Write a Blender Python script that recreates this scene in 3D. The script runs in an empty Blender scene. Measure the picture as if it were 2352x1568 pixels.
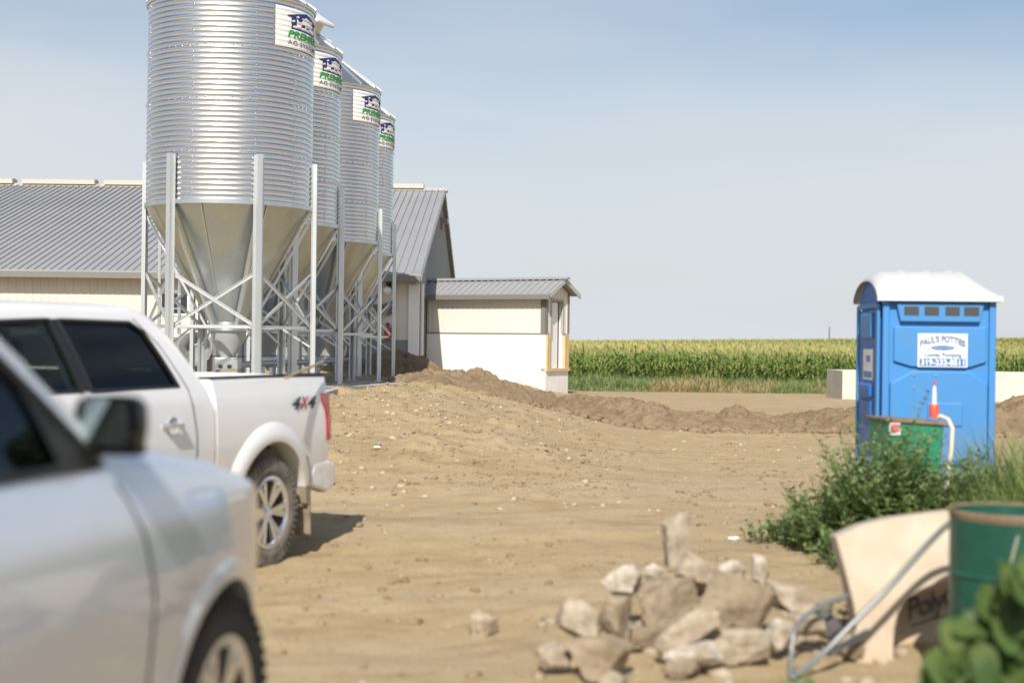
import bpy, bmesh, math, random
import numpy as np
from mathutils import Vector, Matrix
random.seed(7); np.random.seed(7)
C = bpy.context.scene.collection
PI = math.pi
R_ = math.radians

# ------------------------------------------------------------------ camera
CAMZ = 1.65
cd = bpy.data.cameras.new("camera"); cam = bpy.data.objects.new("camera", cd); C.objects.link(cam)
cam.location = (0, 0, CAMZ); cam.rotation_euler = (R_(90), R_(-0.7), 0)
cd.sensor_width = 36; cd.lens = 50; cd.clip_start = 0.1; cd.clip_end = 3000
cd.dof.use_dof = True; cd.dof.focus_distance = 27; cd.dof.aperture_fstop = 1.25
bpy.context.scene.camera = cam

# ------------------------------------------------------------------ world + sun
SUN_AZ, SUN_EL = R_(187), R_(41)
w = bpy.data.worlds.new("World"); bpy.context.scene.world = w; w.use_nodes = True
nt = w.node_tree; nt.nodes.clear()
out = nt.nodes.new('ShaderNodeOutputWorld'); bg = nt.nodes.new('ShaderNodeBackground')
sky = nt.nodes.new('ShaderNodeTexSky'); sky.sky_type = 'NISHITA'; sky.sun_disc = False
sky.sun_elevation = SUN_EL; sky.sun_rotation = SUN_AZ
sky.air_density = 1.0; sky.dust_density = 1.2; sky.ozone_density = 1.0
# thin high cloud veil, brighter and paler than the blue behind it
tc = nt.nodes.new('ShaderNodeTexCoord'); mp = nt.nodes.new('ShaderNodeMapping')
mp.inputs['Scale'].default_value = (1.2, 1.2, 5.0); mp.inputs['Rotation'].default_value = (0.0, 0.30, 0)
nz = nt.nodes.new('ShaderNodeTexNoise'); nz.inputs['Scale'].default_value = 1.6; nz.inputs['Detail'].default_value = 4; nz.inputs['Roughness'].default_value = 0.45
ramp = nt.nodes.new('ShaderNodeMapRange'); ramp.inputs['From Min'].default_value = 0.34; ramp.inputs['From Max'].default_value = 0.68
ramp.inputs['To Min'].default_value = 0.12; ramp.inputs['To Max'].default_value = 0.72
sep = nt.nodes.new('ShaderNodeSeparateXYZ')
elv = nt.nodes.new('ShaderNodeMapRange'); elv.inputs['From Min'].default_value = 0.0; elv.inputs['From Max'].default_value = 0.33
elv.inputs['To Min'].default_value = 0.75; elv.inputs['To Max'].default_value = -0.32
add = nt.nodes.new('ShaderNodeMath'); add.operation = 'ADD'; add.use_clamp = True
mix = nt.nodes.new('ShaderNodeMix'); mix.data_type = 'RGBA'
mix.inputs['B'].default_value = (6.3, 6.6, 7.0, 1)
L = nt.links.new
L(tc.outputs['Generated'], mp.inputs['Vector']); L(mp.outputs[0], nz.inputs['Vector']); L(nz.outputs['Fac'], ramp.inputs['Value'])
L(tc.outputs['Generated'], sep.inputs[0]); L(sep.outputs['Z'], elv.inputs['Value'])
L(ramp.outputs[0], add.inputs[0]); L(elv.outputs[0], add.inputs[1])
L(add.outputs[0], mix.inputs['Factor']); L(sky.outputs[0], mix.inputs['A'])
L(mix.outputs['Result'], bg.inputs['Color']); bg.inputs['Strength'].default_value = 0.085
L(bg.outputs[0], out.inputs[0])
sd = bpy.data.lights.new("sun", 'SUN'); sd.energy = 4.2; sd.angle = R_(0.5); sd.color = (1.0, 0.93, 0.83)
sun = bpy.data.objects.new("sun", sd); C.objects.link(sun)
sundir = Vector((math.sin(SUN_AZ)*math.cos(SUN_EL), math.cos(SUN_AZ)*math.cos(SUN_EL), math.sin(SUN_EL)))
sun.rotation_euler = (-sundir).to_track_quat('-Z', 'Y').to_euler()
sc = bpy.context.scene
sc.view_settings.view_transform = 'Standard'; sc.view_settings.look = 'None'
sc.view_settings.gamma = 1; sc.view_settings.exposure = 0.40
sc.cycles.max_bounces = 6; sc.cycles.transparent_max_bounces = 12

F = 3267.0
CR, SR = math.cos(R_(0.7)), math.sin(R_(0.7))
def at(px, py, Y):
    u = px-1176.0; v = 784.0-py
    return Vector(((u*CR - v*SR)/F*Y, Y, CAMZ + (u*SR + v*CR)/F*Y))

# ------------------------------------------------------------------ numpy noise
_T = np.random.RandomState(3).rand(8, 256, 256)
def vn(x, y, s=0):
    x = np.asarray(x, float); y = np.asarray(y, float)
    xi = np.floor(x).astype(int); yi = np.floor(y).astype(int); fx = x-xi; fy = y-yi
    fx = fx*fx*(3-2*fx); fy = fy*fy*(3-2*fy); T = _T[s % 8]
    a = T[xi & 255, yi & 255]; b = T[(xi+1) & 255, yi & 255]; c = T[xi & 255, (yi+1) & 255]; d = T[(xi+1) & 255, (yi+1) & 255]
    return (a*(1-fx)+b*fx)*(1-fy)+(c*(1-fx)+d*fx)*fy - 0.5
def fbm(x, y, o=4, s=0, g=0.5):
    r = 0; a = 1; f = 1
    for i in range(o):
        r = r + a*vn(x*f+i*17.3, y*f+i*9.1, s+i); a *= g; f *= 2.03
    return r
def worley(x, y, s=0):
    T = _T[s % 8]; T2 = _T[(s+3) % 8]; xi = np.floor(x).astype(int); yi = np.floor(y).astype(int)
    f1 = np.full(np.shape(x), 9.0); f2 = np.full(np.shape(x), 9.0); idv = np.zeros(np.shape(x))
    for dx in (-1, 0, 1):
        for dy in (-1, 0, 1):
            cx = xi+dx; cy = yi+dy; px = cx+T[cx & 255, cy & 255]; py = cy+T2[cx & 255, cy & 255]
            d = np.hypot(px-x, py-y); c = d < f1
            f2 = np.where(c, f1, np.minimum(f2, d)); idv = np.where(c, T[(cx*7) & 255, (cy*13) & 255], idv); f1 = np.where(c, d, f1)
    return f1, f2, idv
def clods(x, y, s=0):
    f1, f2, i = worley(x, y, s); e = np.clip((f2-f1)*2.2, 0, 1); return e**.4*(.6+.6*i)
def sm(t):
    t = np.clip(t, 0, 1); return t*t*(3-2*t)
def G(x, y):
    """terrain height"""
    x = np.asarray(x, float); y = np.asarray(y, float)
    z = 0.70*sm((2.8-x)/5.0)*sm((y-13.0)/12.0)
    z = z*(1-sm((y-70)/30))
    z = z - 0.08*sm((1-x)/2)*sm((13.5-y)/3)*sm((y-5.5)/3)
    z = z - 1.15*sm((y-44)/38)
    far = np.clip((y-80)/220, 0, 1)
    z = z + far*(0.8 + 0.018*(np.clip(x, -150, 250)-13))
    return z
def gz(x, y): return float(G(x, y))

# ------------------------------------------------------------------ materials
MATS = {}
def mat(name, col, rough=0.6, metal=0.0, var=0.0, vscale=5.0, bump=0.0, bscale=30.0, col2=None, spec=0.5, coat=0.0, trans=0.0,
        vr=0.0, stretch=None, bdist=0.01, vdetail=5, sub=None):
    if name in MATS: return MATS[name]
    m = bpy.data.materials.new(name); m.use_nodes = True; n = m.node_tree; b = n.nodes['Principled BSDF']
    b.inputs['Base Color'].default_value = (*col, 1); b.inputs['Roughness'].default_value = rough; b.inputs['Metallic'].default_value = metal
    b.inputs['Specular IOR Level'].default_value = spec; b.inputs['Coat Weight'].default_value = coat; b.inputs['Coat Roughness'].default_value = 0.05
    t = n.nodes.new('ShaderNodeTexCoord'); mp_ = n.nodes.new('ShaderNodeMapping')
    if stretch: mp_.inputs['Scale'].default_value = stretch
    n.links.new(t.outputs['Object'], mp_.inputs['Vector'])
    if var > 0 or col2 is not None or vr > 0:
        nz = n.nodes.new('ShaderNodeTexNoise'); nz.inputs['Scale'].default_value = vscale; nz.inputs['Detail'].default_value = vdetail; nz.inputs['Roughness'].default_value = 0.6
        n.links.new(mp_.outputs[0], nz.inputs['Vector'])
        mr = n.nodes.new('ShaderNodeMapRange'); mr.inputs['From Min'].default_value = 0.32; mr.inputs['From Max'].default_value = 0.68
        n.links.new(nz.outputs['Fac'], mr.inputs['Value'])
        mx = n.nodes.new('ShaderNodeMix'); mx.data_type = 'RGBA'
        c2 = col2 if col2 is not None else tuple(c*(1-var) for c in col)
        mx.inputs['A'].default_value = (*col, 1); mx.inputs['B'].default_value = (*c2, 1)
        n.links.new(mr.outputs[0], mx.inputs['Factor']); n.links.new(mx.outputs['Result'], b.inputs['Base Color'])
        if vr > 0:
            m2 = n.nodes.new('ShaderNodeMapRange'); m2.inputs['To Min'].default_value = rough; m2.inputs['To Max'].default_value = rough+vr
            n.links.new(mr.outputs[0], m2.inputs['Value']); n.links.new(m2.outputs[0], b.inputs['Roughness'])
    if bump > 0:
        nb = n.nodes.new('ShaderNodeTexNoise'); nb.inputs['Scale'].default_value = bscale; nb.inputs['Detail'].default_value = 6
        n.links.new(mp_.outputs[0], nb.inputs['Vector'])
        bp = n.nodes.new('ShaderNodeBump'); bp.inputs['Strength'].default_value = bump; bp.inputs['Distance'].default_value = bdist
        n.links.new(nb.outputs['Fac'], bp.inputs['Height']); n.links.new(bp.outputs[0], b.inputs['Normal'])
    if trans > 0:
        # leaf translucency
        tr = n.nodes.new('ShaderNodeBsdfTranslucent'); ms = n.nodes.new('ShaderNodeMixShader'); ms.inputs[0].default_value = trans
        if b.inputs['Base Color'].is_linked: n.links.new(b.inputs['Base Color'].links[0].from_socket, tr.inputs[0])
        else: tr.inputs[0].default_value = (*col, 1)
        o = n.nodes['Material Output']
        n.links.new(b.outputs[0], ms.inputs[1]); n.links.new(tr.outputs[0], ms.inputs[2]); n.links.new(ms.outputs[0], o.inputs[0])
    MATS[name] = m; return m
def dusty(m, zlo, zhi, strength=.8, col=(.40,.32,.21), sc=3.0):
    '''dust and dried mud thrown up from the ground, fading with height'''
    n = m.node_tree; b = n.nodes['Principled BSDF']; t = n.nodes.new('ShaderNodeTexCoord'); sp = n.nodes.new('ShaderNodeSeparateXYZ'); n.links.new(t.outputs['Object'], sp.inputs[0])
    mr = n.nodes.new('ShaderNodeMapRange'); mr.inputs['From Min'].default_value = zlo; mr.inputs['From Max'].default_value = zhi; mr.inputs['To Min'].default_value = strength; mr.inputs['To Max'].default_value = 0
    n.links.new(sp.outputs['Z'], mr.inputs['Value'])
    nz = n.nodes.new('ShaderNodeTexNoise'); nz.inputs['Scale'].default_value = sc; nz.inputs['Detail'].default_value = 8; nz.inputs['Roughness'].default_value = .7; n.links.new(t.outputs['Object'], nz.inputs['Vector'])
    m2 = n.nodes.new('ShaderNodeMapRange'); m2.inputs['From Min'].default_value = .35; m2.inputs['From Max'].default_value = .6; m2.inputs['To Min'].default_value = .25; n.links.new(nz.outputs['Fac'], m2.inputs['Value'])
    mu = n.nodes.new('ShaderNodeMath'); mu.operation = 'MULTIPLY'; n.links.new(mr.outputs[0], mu.inputs[0]); n.links.new(m2.outputs[0], mu.inputs[1])
    mx = n.nodes.new('ShaderNodeMix'); mx.data_type = 'RGBA'; mx.inputs['B'].default_value = (*col, 1); n.links.new(mu.outputs[0], mx.inputs['Factor'])
    if b.inputs['Base Color'].is_linked: n.links.new(b.inputs['Base Color'].links[0].from_socket, mx.inputs['A'])
    else: mx.inputs['A'].default_value = b.inputs['Base Color'].default_value
    n.links.new(mx.outputs['Result'], b.inputs['Base Color'])
def glassmat(name, tint, gloss=0.12):
    if name in MATS: return MATS[name]
    m = bpy.data.materials.new(name); m.use_nodes = True; n = m.node_tree; n.nodes.clear()
    o = n.nodes.new('ShaderNodeOutputMaterial'); t = n.nodes.new('ShaderNodeBsdfTransparent'); t.inputs[0].default_value = (*tint, 1)
    g = n.nodes.new('ShaderNodeBsdfGlossy'); g.inputs['Roughness'].default_value = 0.02
    fr = n.nodes.new('ShaderNodeFresnel'); fr.inputs[0].default_value = 1.5; ms = n.nodes.new('ShaderNodeMixShader')
    n.links.new(fr.outputs[0], ms.inputs[0]); n.links.new(t.outputs[0], ms.inputs[1]); n.links.new(g.outputs[0], ms.inputs[2]); n.links.new(ms.outputs[0], o.inputs[0])
    MATS[name] = m; return m

# ------------------------------------------------------------------ mesh builder
class MB:
    def __init__(s): s.v = []; s.f = []; s.m = []; s.mi = 0
    def add(s, vs, fs, M=None):
        o = len(s.v)
        if M is not None: vs = [M @ Vector(v) for v in vs]
        s.v += [tuple(v) for v in vs]; s.f += [tuple(i+o for i in f) for f in fs]; s.m += [s.mi]*len(fs); return s
    def box(s, x0, x1, y0, y1, z0, z1, M=None):
        return s.add([(x0,y0,z0),(x1,y0,z0),(x1,y1,z0),(x0,y1,z0),(x0,y0,z1),(x1,y0,z1),(x1,y1,z1),(x0,y1,z1)],
                     [(0,3,2,1),(4,5,6,7),(0,1,5,4),(1,2,6,5),(2,3,7,6),(3,0,4,7)], M)
    def prism(s, poly, h0, h1, fn, M=None):
        """poly 2-D, fn(a,b,h)->xyz"""
        n = len(poly); vs = [fn(a,b,h0) for a,b in poly]+[fn(a,b,h1) for a,b in poly]
        fs = [tuple(range(n))[::-1], tuple(range(n, 2*n))]+[(i,(i+1)%n,(i+1)%n+n,i+n) for i in range(n)]
        return s.add(vs, fs, M)
    def bar(s, a, b, w, h=None, up=(0,0,1), M=None):
        h = h or w; a = Vector(a); b = Vector(b); d = (b-a).normalized(); u = Vector(up)
        if abs(d.dot(u)) > 0.99: u = Vector((0,1,0))
        r = d.cross(u).normalized(); u2 = r.cross(d).normalized()
        vs = []
        for p in (a, b):
            for sx, sy in ((-1,-1),(1,-1),(1,1),(-1,1)): vs.append(p+r*sx*w/2+u2*sy*h/2)
        return s.add(vs, [(0,3,2,1),(4,5,6,7),(0,1,5,4),(1,2,6,5),(2,3,7,6),(3,0,4,7)], M)
    def tube(s, pts, r, n=10, M=None, cap=True):
        pts = [Vector(p) for p in pts]; rr = r if isinstance(r, (list, tuple)) else [r]*len(pts)
        vs = []; fs = []; prev = None
        for i, p in enumerate(pts):
            d = (pts[min(i+1,len(pts)-1)]-pts[max(i-1,0)]).normalized()
            if prev is None:
                u = Vector((0,0,1)) if abs(d.z) < 0.9 else Vector((1,0,0))
                a = d.cross(u).normalized()
            else: a = (prev-d*prev.dot(d)).normalized()
            prev = a; b = d.cross(a)
            for k in range(n):
                t = 2*PI*k/n; vs.append(p+(a*math.cos(t)+b*math.sin(t))*rr[i])
        for i in range(len(pts)-1):
            for k in range(n): fs.append((i*n+k, i*n+(k+1)%n, (i+1)*n+(k+1)%n, (i+1)*n+k))
        if cap: fs.append(tuple(range(n))[::-1]); fs.append(tuple(range((len(pts)-1)*n, len(pts)*n)))
        return s.add(vs, fs, M)
    def lathe(s, prof, n=32, M=None, closed=False, a0=0, a1=2*PI):
        """prof list of (r,z) about z"""
        full = abs(a1-a0-2*PI) < 1e-6; k = n if full else n+1
        vs = []; fs = []
        for r, z in prof:
            for i in range(k):
                t = a0+(a1-a0)*i/n; vs.append((r*math.cos(t), r*math.sin(t), z))
        m = len(prof)
        for j in range(m-1 if not closed else m):
            j2 = (j+1) % m
            for i in range(n):
                i2 = (i+1) % k if full else i+1
                fs.append((j*k+i, j*k+i2, j2*k+i2, j2*k+i))
        return s.add(vs, fs, M)
    def ball(s, c, r, n=6, M=None):
        vs = []; fs = []; h = n//2+1
        for j in range(h+1):
            ph = PI*j/h
            for i in range(n): vs.append((c[0]+r*math.sin(ph)*math.cos(2*PI*i/n), c[1]+r*math.sin(ph)*math.sin(2*PI*i/n), c[2]+r*math.cos(ph)))
        for j in range(h):
            for i in range(n): fs.append((j*n+i, (j+1)*n+i, (j+1)*n+(i+1)%n, j*n+(i+1)%n))
        return s.add(vs, fs, M)
    def build(s, name, mats, parent=None, smooth=False, bevel=0.0, M=None, bseg=2):
        me = bpy.data.meshes.new(name); me.from_pydata(s.v, [], s.f)
        if not isinstance(mats, (list, tuple)): mats = [mats]
        for m_ in mats: me.materials.append(m_)
        if len(mats) > 1: me.polygons.foreach_set('material_index', s.m)
        me.validate(); 
        bm = bmesh.new(); bm.from_mesh(me); bmesh.ops.recalc_face_normals(bm, faces=bm.faces); bm.to_mesh(me); bm.free()
        if smooth: me.shade_smooth(); me.set_sharp_from_angle(angle=R_(38))
        o = bpy.data.objects.new(name, me); C.objects.link(o)
        if M is not None: o.matrix_world = M
        if parent is not None: o.parent = parent
        if bevel > 0:
            bv = o.modifiers.new('bevel', 'BEVEL'); bv.width = bevel; bv.segments = bseg; bv.limit_method = 'ANGLE'; bv.angle_limit = R_(35)
            me.shade_smooth(); 
            wn = o.modifiers.new('wn', 'WEIGHTED_NORMAL')
        return o
def tag(o, label=None, cat=None, group=None, kind=None):
    if label: o['label'] = label
    if cat: o['category'] = cat
    if group: o['group'] = group
    if kind: o['kind'] = kind
    return o
def thing(name, label, cat, loc=(0,0,0), rz=0, group=None):
    o = bpy.data.objects.new(name, None); C.objects.link(o); o.location = loc; o.rotation_euler = (0,0,rz); o.empty_display_size = 0.2
    return tag(o, label, cat, group)
def copy_tree(o, parent=None):
    c = o.copy(); C.objects.link(c); c.parent = parent
    for ch in [x for x in o.children]: copy_tree(ch, c)
    return c
def npmesh(name, V, tris, mats, mi=None, parent=None, smooth=False):
    """V (n,3), tris (m,3)"""
    me = bpy.data.meshes.new(name); me.vertices.add(len(V)); me.vertices.foreach_set('co', np.asarray(V, np.float32).ravel())
    k = tris.shape[1]
    me.loops.add(len(tris)*k); me.loops.foreach_set('vertex_index', tris.astype(np.int32).ravel())
    me.polygons.add(len(tris)); me.polygons.foreach_set('loop_start', np.arange(0, len(tris)*k, k, dtype=np.int32))
    if not isinstance(mats, (list, tuple)): mats = [mats]
    for m_ in mats: me.materials.append(m_)
    if mi is not None: me.polygons.foreach_set('material_index', mi.astype(np.int32))
    me.update(calc_edges=True)
    if smooth: me.shade_smooth()
    o = bpy.data.objects.new(name, me); C.objects.link(o)
    if parent: o.parent = parent
    return o
def gridmesh(name, X, Y, Z, m, smooth=True, parent=None):
    ny, nx = X.shape; V = np.stack([X.ravel(), Y.ravel(), Z.ravel()], 1)
    i = np.arange(ny*nx).reshape(ny, nx)
    q = np.stack([i[:-1,:-1].ravel(), i[:-1,1:].ravel(), i[1:,1:].ravel(), i[1:,:-1].ravel()], 1)
    return npmesh(name, V, q, m, smooth=smooth, parent=parent)
def strips(base, dirs, up, length, width, bend, seg=3):
    """blades: base (n,3), dirs unit horizontal (n,2), length, width (n), bend droop 0..1.5 -> V, tris"""
    n = len(base); V = []; side = np.stack([-dirs[:,1], dirs[:,0], np.zeros(n)], 1)
    for k in range(seg+1):
        t = k/seg
        ang = up + bend*t     # angle from vertical grows along blade
        # integrate approx
        ts = np.linspace(0, t, 5)[:, None]
        a = up[None]+bend[None]*ts
        hx = np.mean(np.sin(a), 0)*t*length; hz = np.mean(np.cos(a), 0)*t*length
        c = base + np.stack([dirs[:,0]*hx, dirs[:,1]*hx, hz], 1)
        wv = width*(1-t**1.6)*0.5 if k else width*0.32
        wv = np.maximum(wv, 0.0002)
        V.append(c-side*wv[:,None]); V.append(c+side*wv[:,None])
    V = np.stack(V, 1)  # n, 2(seg+1), 3
    i0 = (np.arange(n)*2*(seg+1))[:, None]; T = []
    for k in range(seg):
        a = 2*k; T.append(np.concatenate([i0+a, i0+a+1, i0+a+3], 1)); T.append(np.concatenate([i0+a, i0+a+3, i0+a+2], 1))
    T = np.stack(T, 1).reshape(-1, 3)
    return V.reshape(-1, 3), T
def boolean(o, cutters, op='DIFFERENCE'):
    for c in cutters:
        md = o.modifiers.new('b', 'BOOLEAN'); md.operation = op; md.object = c; md.solver = 'EXACT'
    bpy.context.view_layer.update()
    dg = bpy.context.evaluated_depsgraph_get()
    me = bpy.data.meshes.new_from_object(o.evaluated_get(dg))
    mats = [m for m in o.data.materials]
    o.modifiers.clear(); o.data = me
    me.shade_smooth(); me.set_sharp_from_angle(angle=R_(32))
    for c in cutters: bpy.data.objects.remove(c)
def text_mesh(s, size, offset=0.0, space=1.0, shear=0.0, align='CENTER'):
    c = bpy.data.curves.new('t', 'FONT'); c.body = s; c.size = size; c.offset = offset; c.space_character = space; c.shear = shear
    c.align_x = align; c.align_y = 'BOTTOM_BASELINE'; c.resolution_u = 3
    o = bpy.data.objects.new('t', c); C.objects.link(o); bpy.context.view_layer.update()
    me = bpy.data.meshes.new_from_object(o.evaluated_get(bpy.context.evaluated_depsgraph_get()))
    v = [tuple(p.co) for p in me.vertices]; f = [tuple(p.vertices) for p in me.polygons]
    bpy.data.objects.remove(o); bpy.data.meshes.remove(me); return v, f

# ------------------------------------------------------------------ shared materials
def soil_mat(name, c1, c2, c3, bump=0.6, bscale=14, bdist=0.03):
    if name in MATS: return MATS[name]
    m = bpy.data.materials.new(name); m.use_nodes = True; n = m.node_tree; b = n.nodes['Principled BSDF']
    b.inputs['Roughness'].default_value = 0.95; b.inputs['Specular IOR Level'].default_value = 0.15
    t = n.nodes.new('ShaderNodeTexCoord')
    def noise(s, d=6, r=0.6, st=None):
        q = n.nodes.new('ShaderNodeTexNoise'); q.inputs['Scale'].default_value = s; q.inputs['Detail'].default_value = d; q.inputs['Roughness'].default_value = r
        if st:
            mp_ = n.nodes.new('ShaderNodeMapping'); mp_.inputs['Scale'].default_value = st; n.links.new(t.outputs['Object'], mp_.inputs['Vector']); n.links.new(mp_.outputs[0], q.inputs['Vector'])
        else: n.links.new(t.outputs['Object'], q.inputs['Vector'])
        return q
    def rng(sock, a, b_):
        r = n.nodes.new('ShaderNodeMapRange'); r.inputs['From Min'].default_value = a; r.inputs['From Max'].default_value = b_; n.links.new(sock, r.inputs['Value']); return r
    def mixc(f, a, b_):
        q = n.nodes.new('ShaderNodeMix'); q.data_type = 'RGBA'; n.links.new(f, q.inputs['Factor'])
        for s_, v in (('A', a), ('B', b_)):
            if isinstance(v, tuple): q.inputs[s_].default_value = (*v, 1)
            else: n.links.new(v, q.inputs[s_])
        return q.outputs['Result']
    a = noise(0.35, 5, 0.6, (0.6, 1.4, 1)); r1 = rng(a.outputs['Fac'], 0.38, 0.62); k = mixc(r1.outputs[0], c1, c2)
    a2 = noise(2.4, 7, 0.65, (0.7, 1.3, 1)); r2 = rng(a2.outputs['Fac'], 0.50, 0.72); k = mixc(r2.outputs[0], k, c3)
    a3 = noise(22, 5, 0.7); r3 = rng(a3.outputs['Fac'], 0.60, 0.76); k = mixc(r3.outputs[0], k, tuple(min(1, x*1.35) for x in c2))
    a4 = noise(9, 5, 0.7); r4 = rng(a4.outputs['Fac'], 0.60, 0.80); k = mixc(r4.outputs[0], k, tuple(x*0.72 for x in c3))
    n.links.new(k, b.inputs['Base Color'])
    if name == 'dirt_ground':
        a5 = noise(0.8, 6, 0.65, (0.45, 1.5, 1)); r5 = rng(a5.outputs['Fac'], 0.53, 0.80); k = mixc(r5.outputs[0], k, (0.27,0.20,0.12))
        a6 = noise(1.3, 7, 0.7, (0.6, 1.3, 1)); r6 = rng(a6.outputs['Fac'], 0.55, 0.85); k = mixc(r6.outputs[0], k, (0.50,0.40,0.27))
        a7 = noise(48, 4, 0.75); r7 = rng(a7.outputs['Fac'], 0.56, 0.68); k = mixc(r7.outputs[0], k, (0.235,0.17,0.10))
        a8 = noise(37, 4, 0.75); r8 = rng(a8.outputs['Fac'], 0.60, 0.70); k = mixc(r8.outputs[0], k, (0.56,0.47,0.34))
        n.links.new(k, b.inputs['Base Color'])
    nb = noise(bscale, 10, 0.7); bp = n.nodes.new('ShaderNodeBump'); bp.inputs['Strength'].default_value = bump; bp.inputs['Distance'].default_value = bdist
    n.links.new(nb.outputs['Fac'], bp.inputs['Height']); n.links.new(bp.outputs[0], b.inputs['Normal'])
    MATS[name] = m; return m
M_soil = soil_mat('dirt_ground', (0.415,0.315,0.178), (0.43,0.34,0.215), (0.33,0.235,0.122))
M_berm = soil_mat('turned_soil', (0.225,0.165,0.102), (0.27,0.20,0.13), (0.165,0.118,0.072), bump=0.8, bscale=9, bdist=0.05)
M_galv = mat('galvanised_steel', (0.66,0.69,0.70), rough=0.30, metal=0.95, var=0.14, vscale=3, vr=0.10)
M_corr = mat('corrugated_steel', (0.76,0.78,0.80), rough=0.24, metal=1.0, var=0.08, vscale=1.5, vr=0.05, stretch=(1,1,0.6))
M_hop = mat('hopper_steel', (0.55,0.61,0.63), rough=0.28, metal=1.0, var=0.18, vscale=1.6, vr=0.20)
M_leg = mat('leg_steel', (0.68,0.71,0.72), rough=0.42, metal=0.75, var=0.10, vscale=4, stretch=(1,1,0.3))
M_conc = mat('concrete', (0.50,0.48,0.43), rough=0.9, var=0.25, vscale=2.5, bump=0.3, bscale=25, spec=0.2)
M_concw = mat('white_concrete', (0.86,0.86,0.85), rough=0.85, var=0.07, vscale=1.8, bump=0.12, bscale=20, spec=0.2)
M_cream = mat('cream_siding', (0.66,0.635,0.565), rough=0.5, var=0.06, vscale=0.8)
M_wains = mat('grey_wainscot', (0.23,0.25,0.26), rough=0.5, var=0.08, vscale=0.8)
M_roof = mat('grey_metal_roof', (0.35,0.355,0.365), rough=0.5, metal=0.1, var=0.08, vscale=0.6)
M_trim = mat('taupe_trim', (0.20,0.195,0.175), rough=0.45)
M_trimd = mat('dark_gap', (0.05,0.045,0.045), rough=0.7)
M_whitep = mat('white_painted_metal', (0.80,0.80,0.79), rough=0.4)
M_wood = mat('new_lumber', (0.68,0.50,0.25), rough=0.7, var=0.2, vscale=3, stretch=(6,6,0.7))
dusty(M_concw, .0, 1.5, .5, (.50,.42,.31), 2.5); dusty(M_wains, .5, 1.6, .6, (.34,.27,.18), 2.5)
M_black = mat('black_plastic', (0.02,0.02,0.022), rough=0.45)
M_rust = mat('rusty_edge', (0.17,0.11,0.065), rough=0.85, col2=(0.27,0.20,0.13), vscale=14)

# ------------------------------------------------------------------ ground sheet
def axis(segs):
    a = [segs[0][0]]
    for (s, e, d) in segs:
        n = max(1, int(round((e-s)/d))); a += list(np.linspace(s, e, n+1)[1:])
    return np.array(a)
gx = axis([(-900,-200,50),(-200,-60,10),(-60,-14,1.5),(-14,-6,0.3),(-6,8,0.085),(8,16,0.3),(16,60,1.5),(60,300,10),(300,900,50)])
gy = axis([(-60,-2,4),(-2,3,0.5),(3,12,0.07),(12,30,0.12),(30,50,0.35),(50,120,2),(120,400,10),(400,1800,100)])
GX, GY = np.meshgrid(gx, gy)
fade = np.clip(1-(GY-40)/15, 0, 1)
def micro(x, y):
    r = 0.020*fbm(x*0.9, y*1.0, 3, 1) + 0.026*fbm(x*4, y*4, 4, 4, .6)
    rut = np.exp(-((y-11.8-0.25*x-0.5*vn(x*0.4, y*0.1, 2))/0.22)**2)+np.exp(-((y-14.6-0.12*x-0.5*vn(x*0.3, y*0.1, 5))/0.3)**2)
    r = r - 0.03*rut*(x > -2.5) + 0.05*np.clip(fbm(x*2.2, y*2.6, 4, 6)-0.22, 0, 1)
    # churned, cloddy slope below the bins
    k = sm((3-x)/4)*sm((y-14)/4)
    r = r + k*0.16*np.clip(fbm(x*1.7, y*1.5, 4, 2, 0.6)-0.10, 0, 1)*(0.5+clods(x*5, y*5, 3)) + .05*np.clip(fbm(x*.8+3, y*1.6, 3, 5)-.2, 0, 1)*clods(x*6, y*6, 4)
    return r
GZ = G(GX, GY) + micro(GX, GY)*fade
o = gridmesh('ground', GX, GY, GZ, M_soil); tag(o, kind='structure')
def gzm(x, y): return float(G(x, y)+micro(np.array(float(x)), np.array(float(y)))*max(0, min(1, 1-(y-40)/15)))

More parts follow.
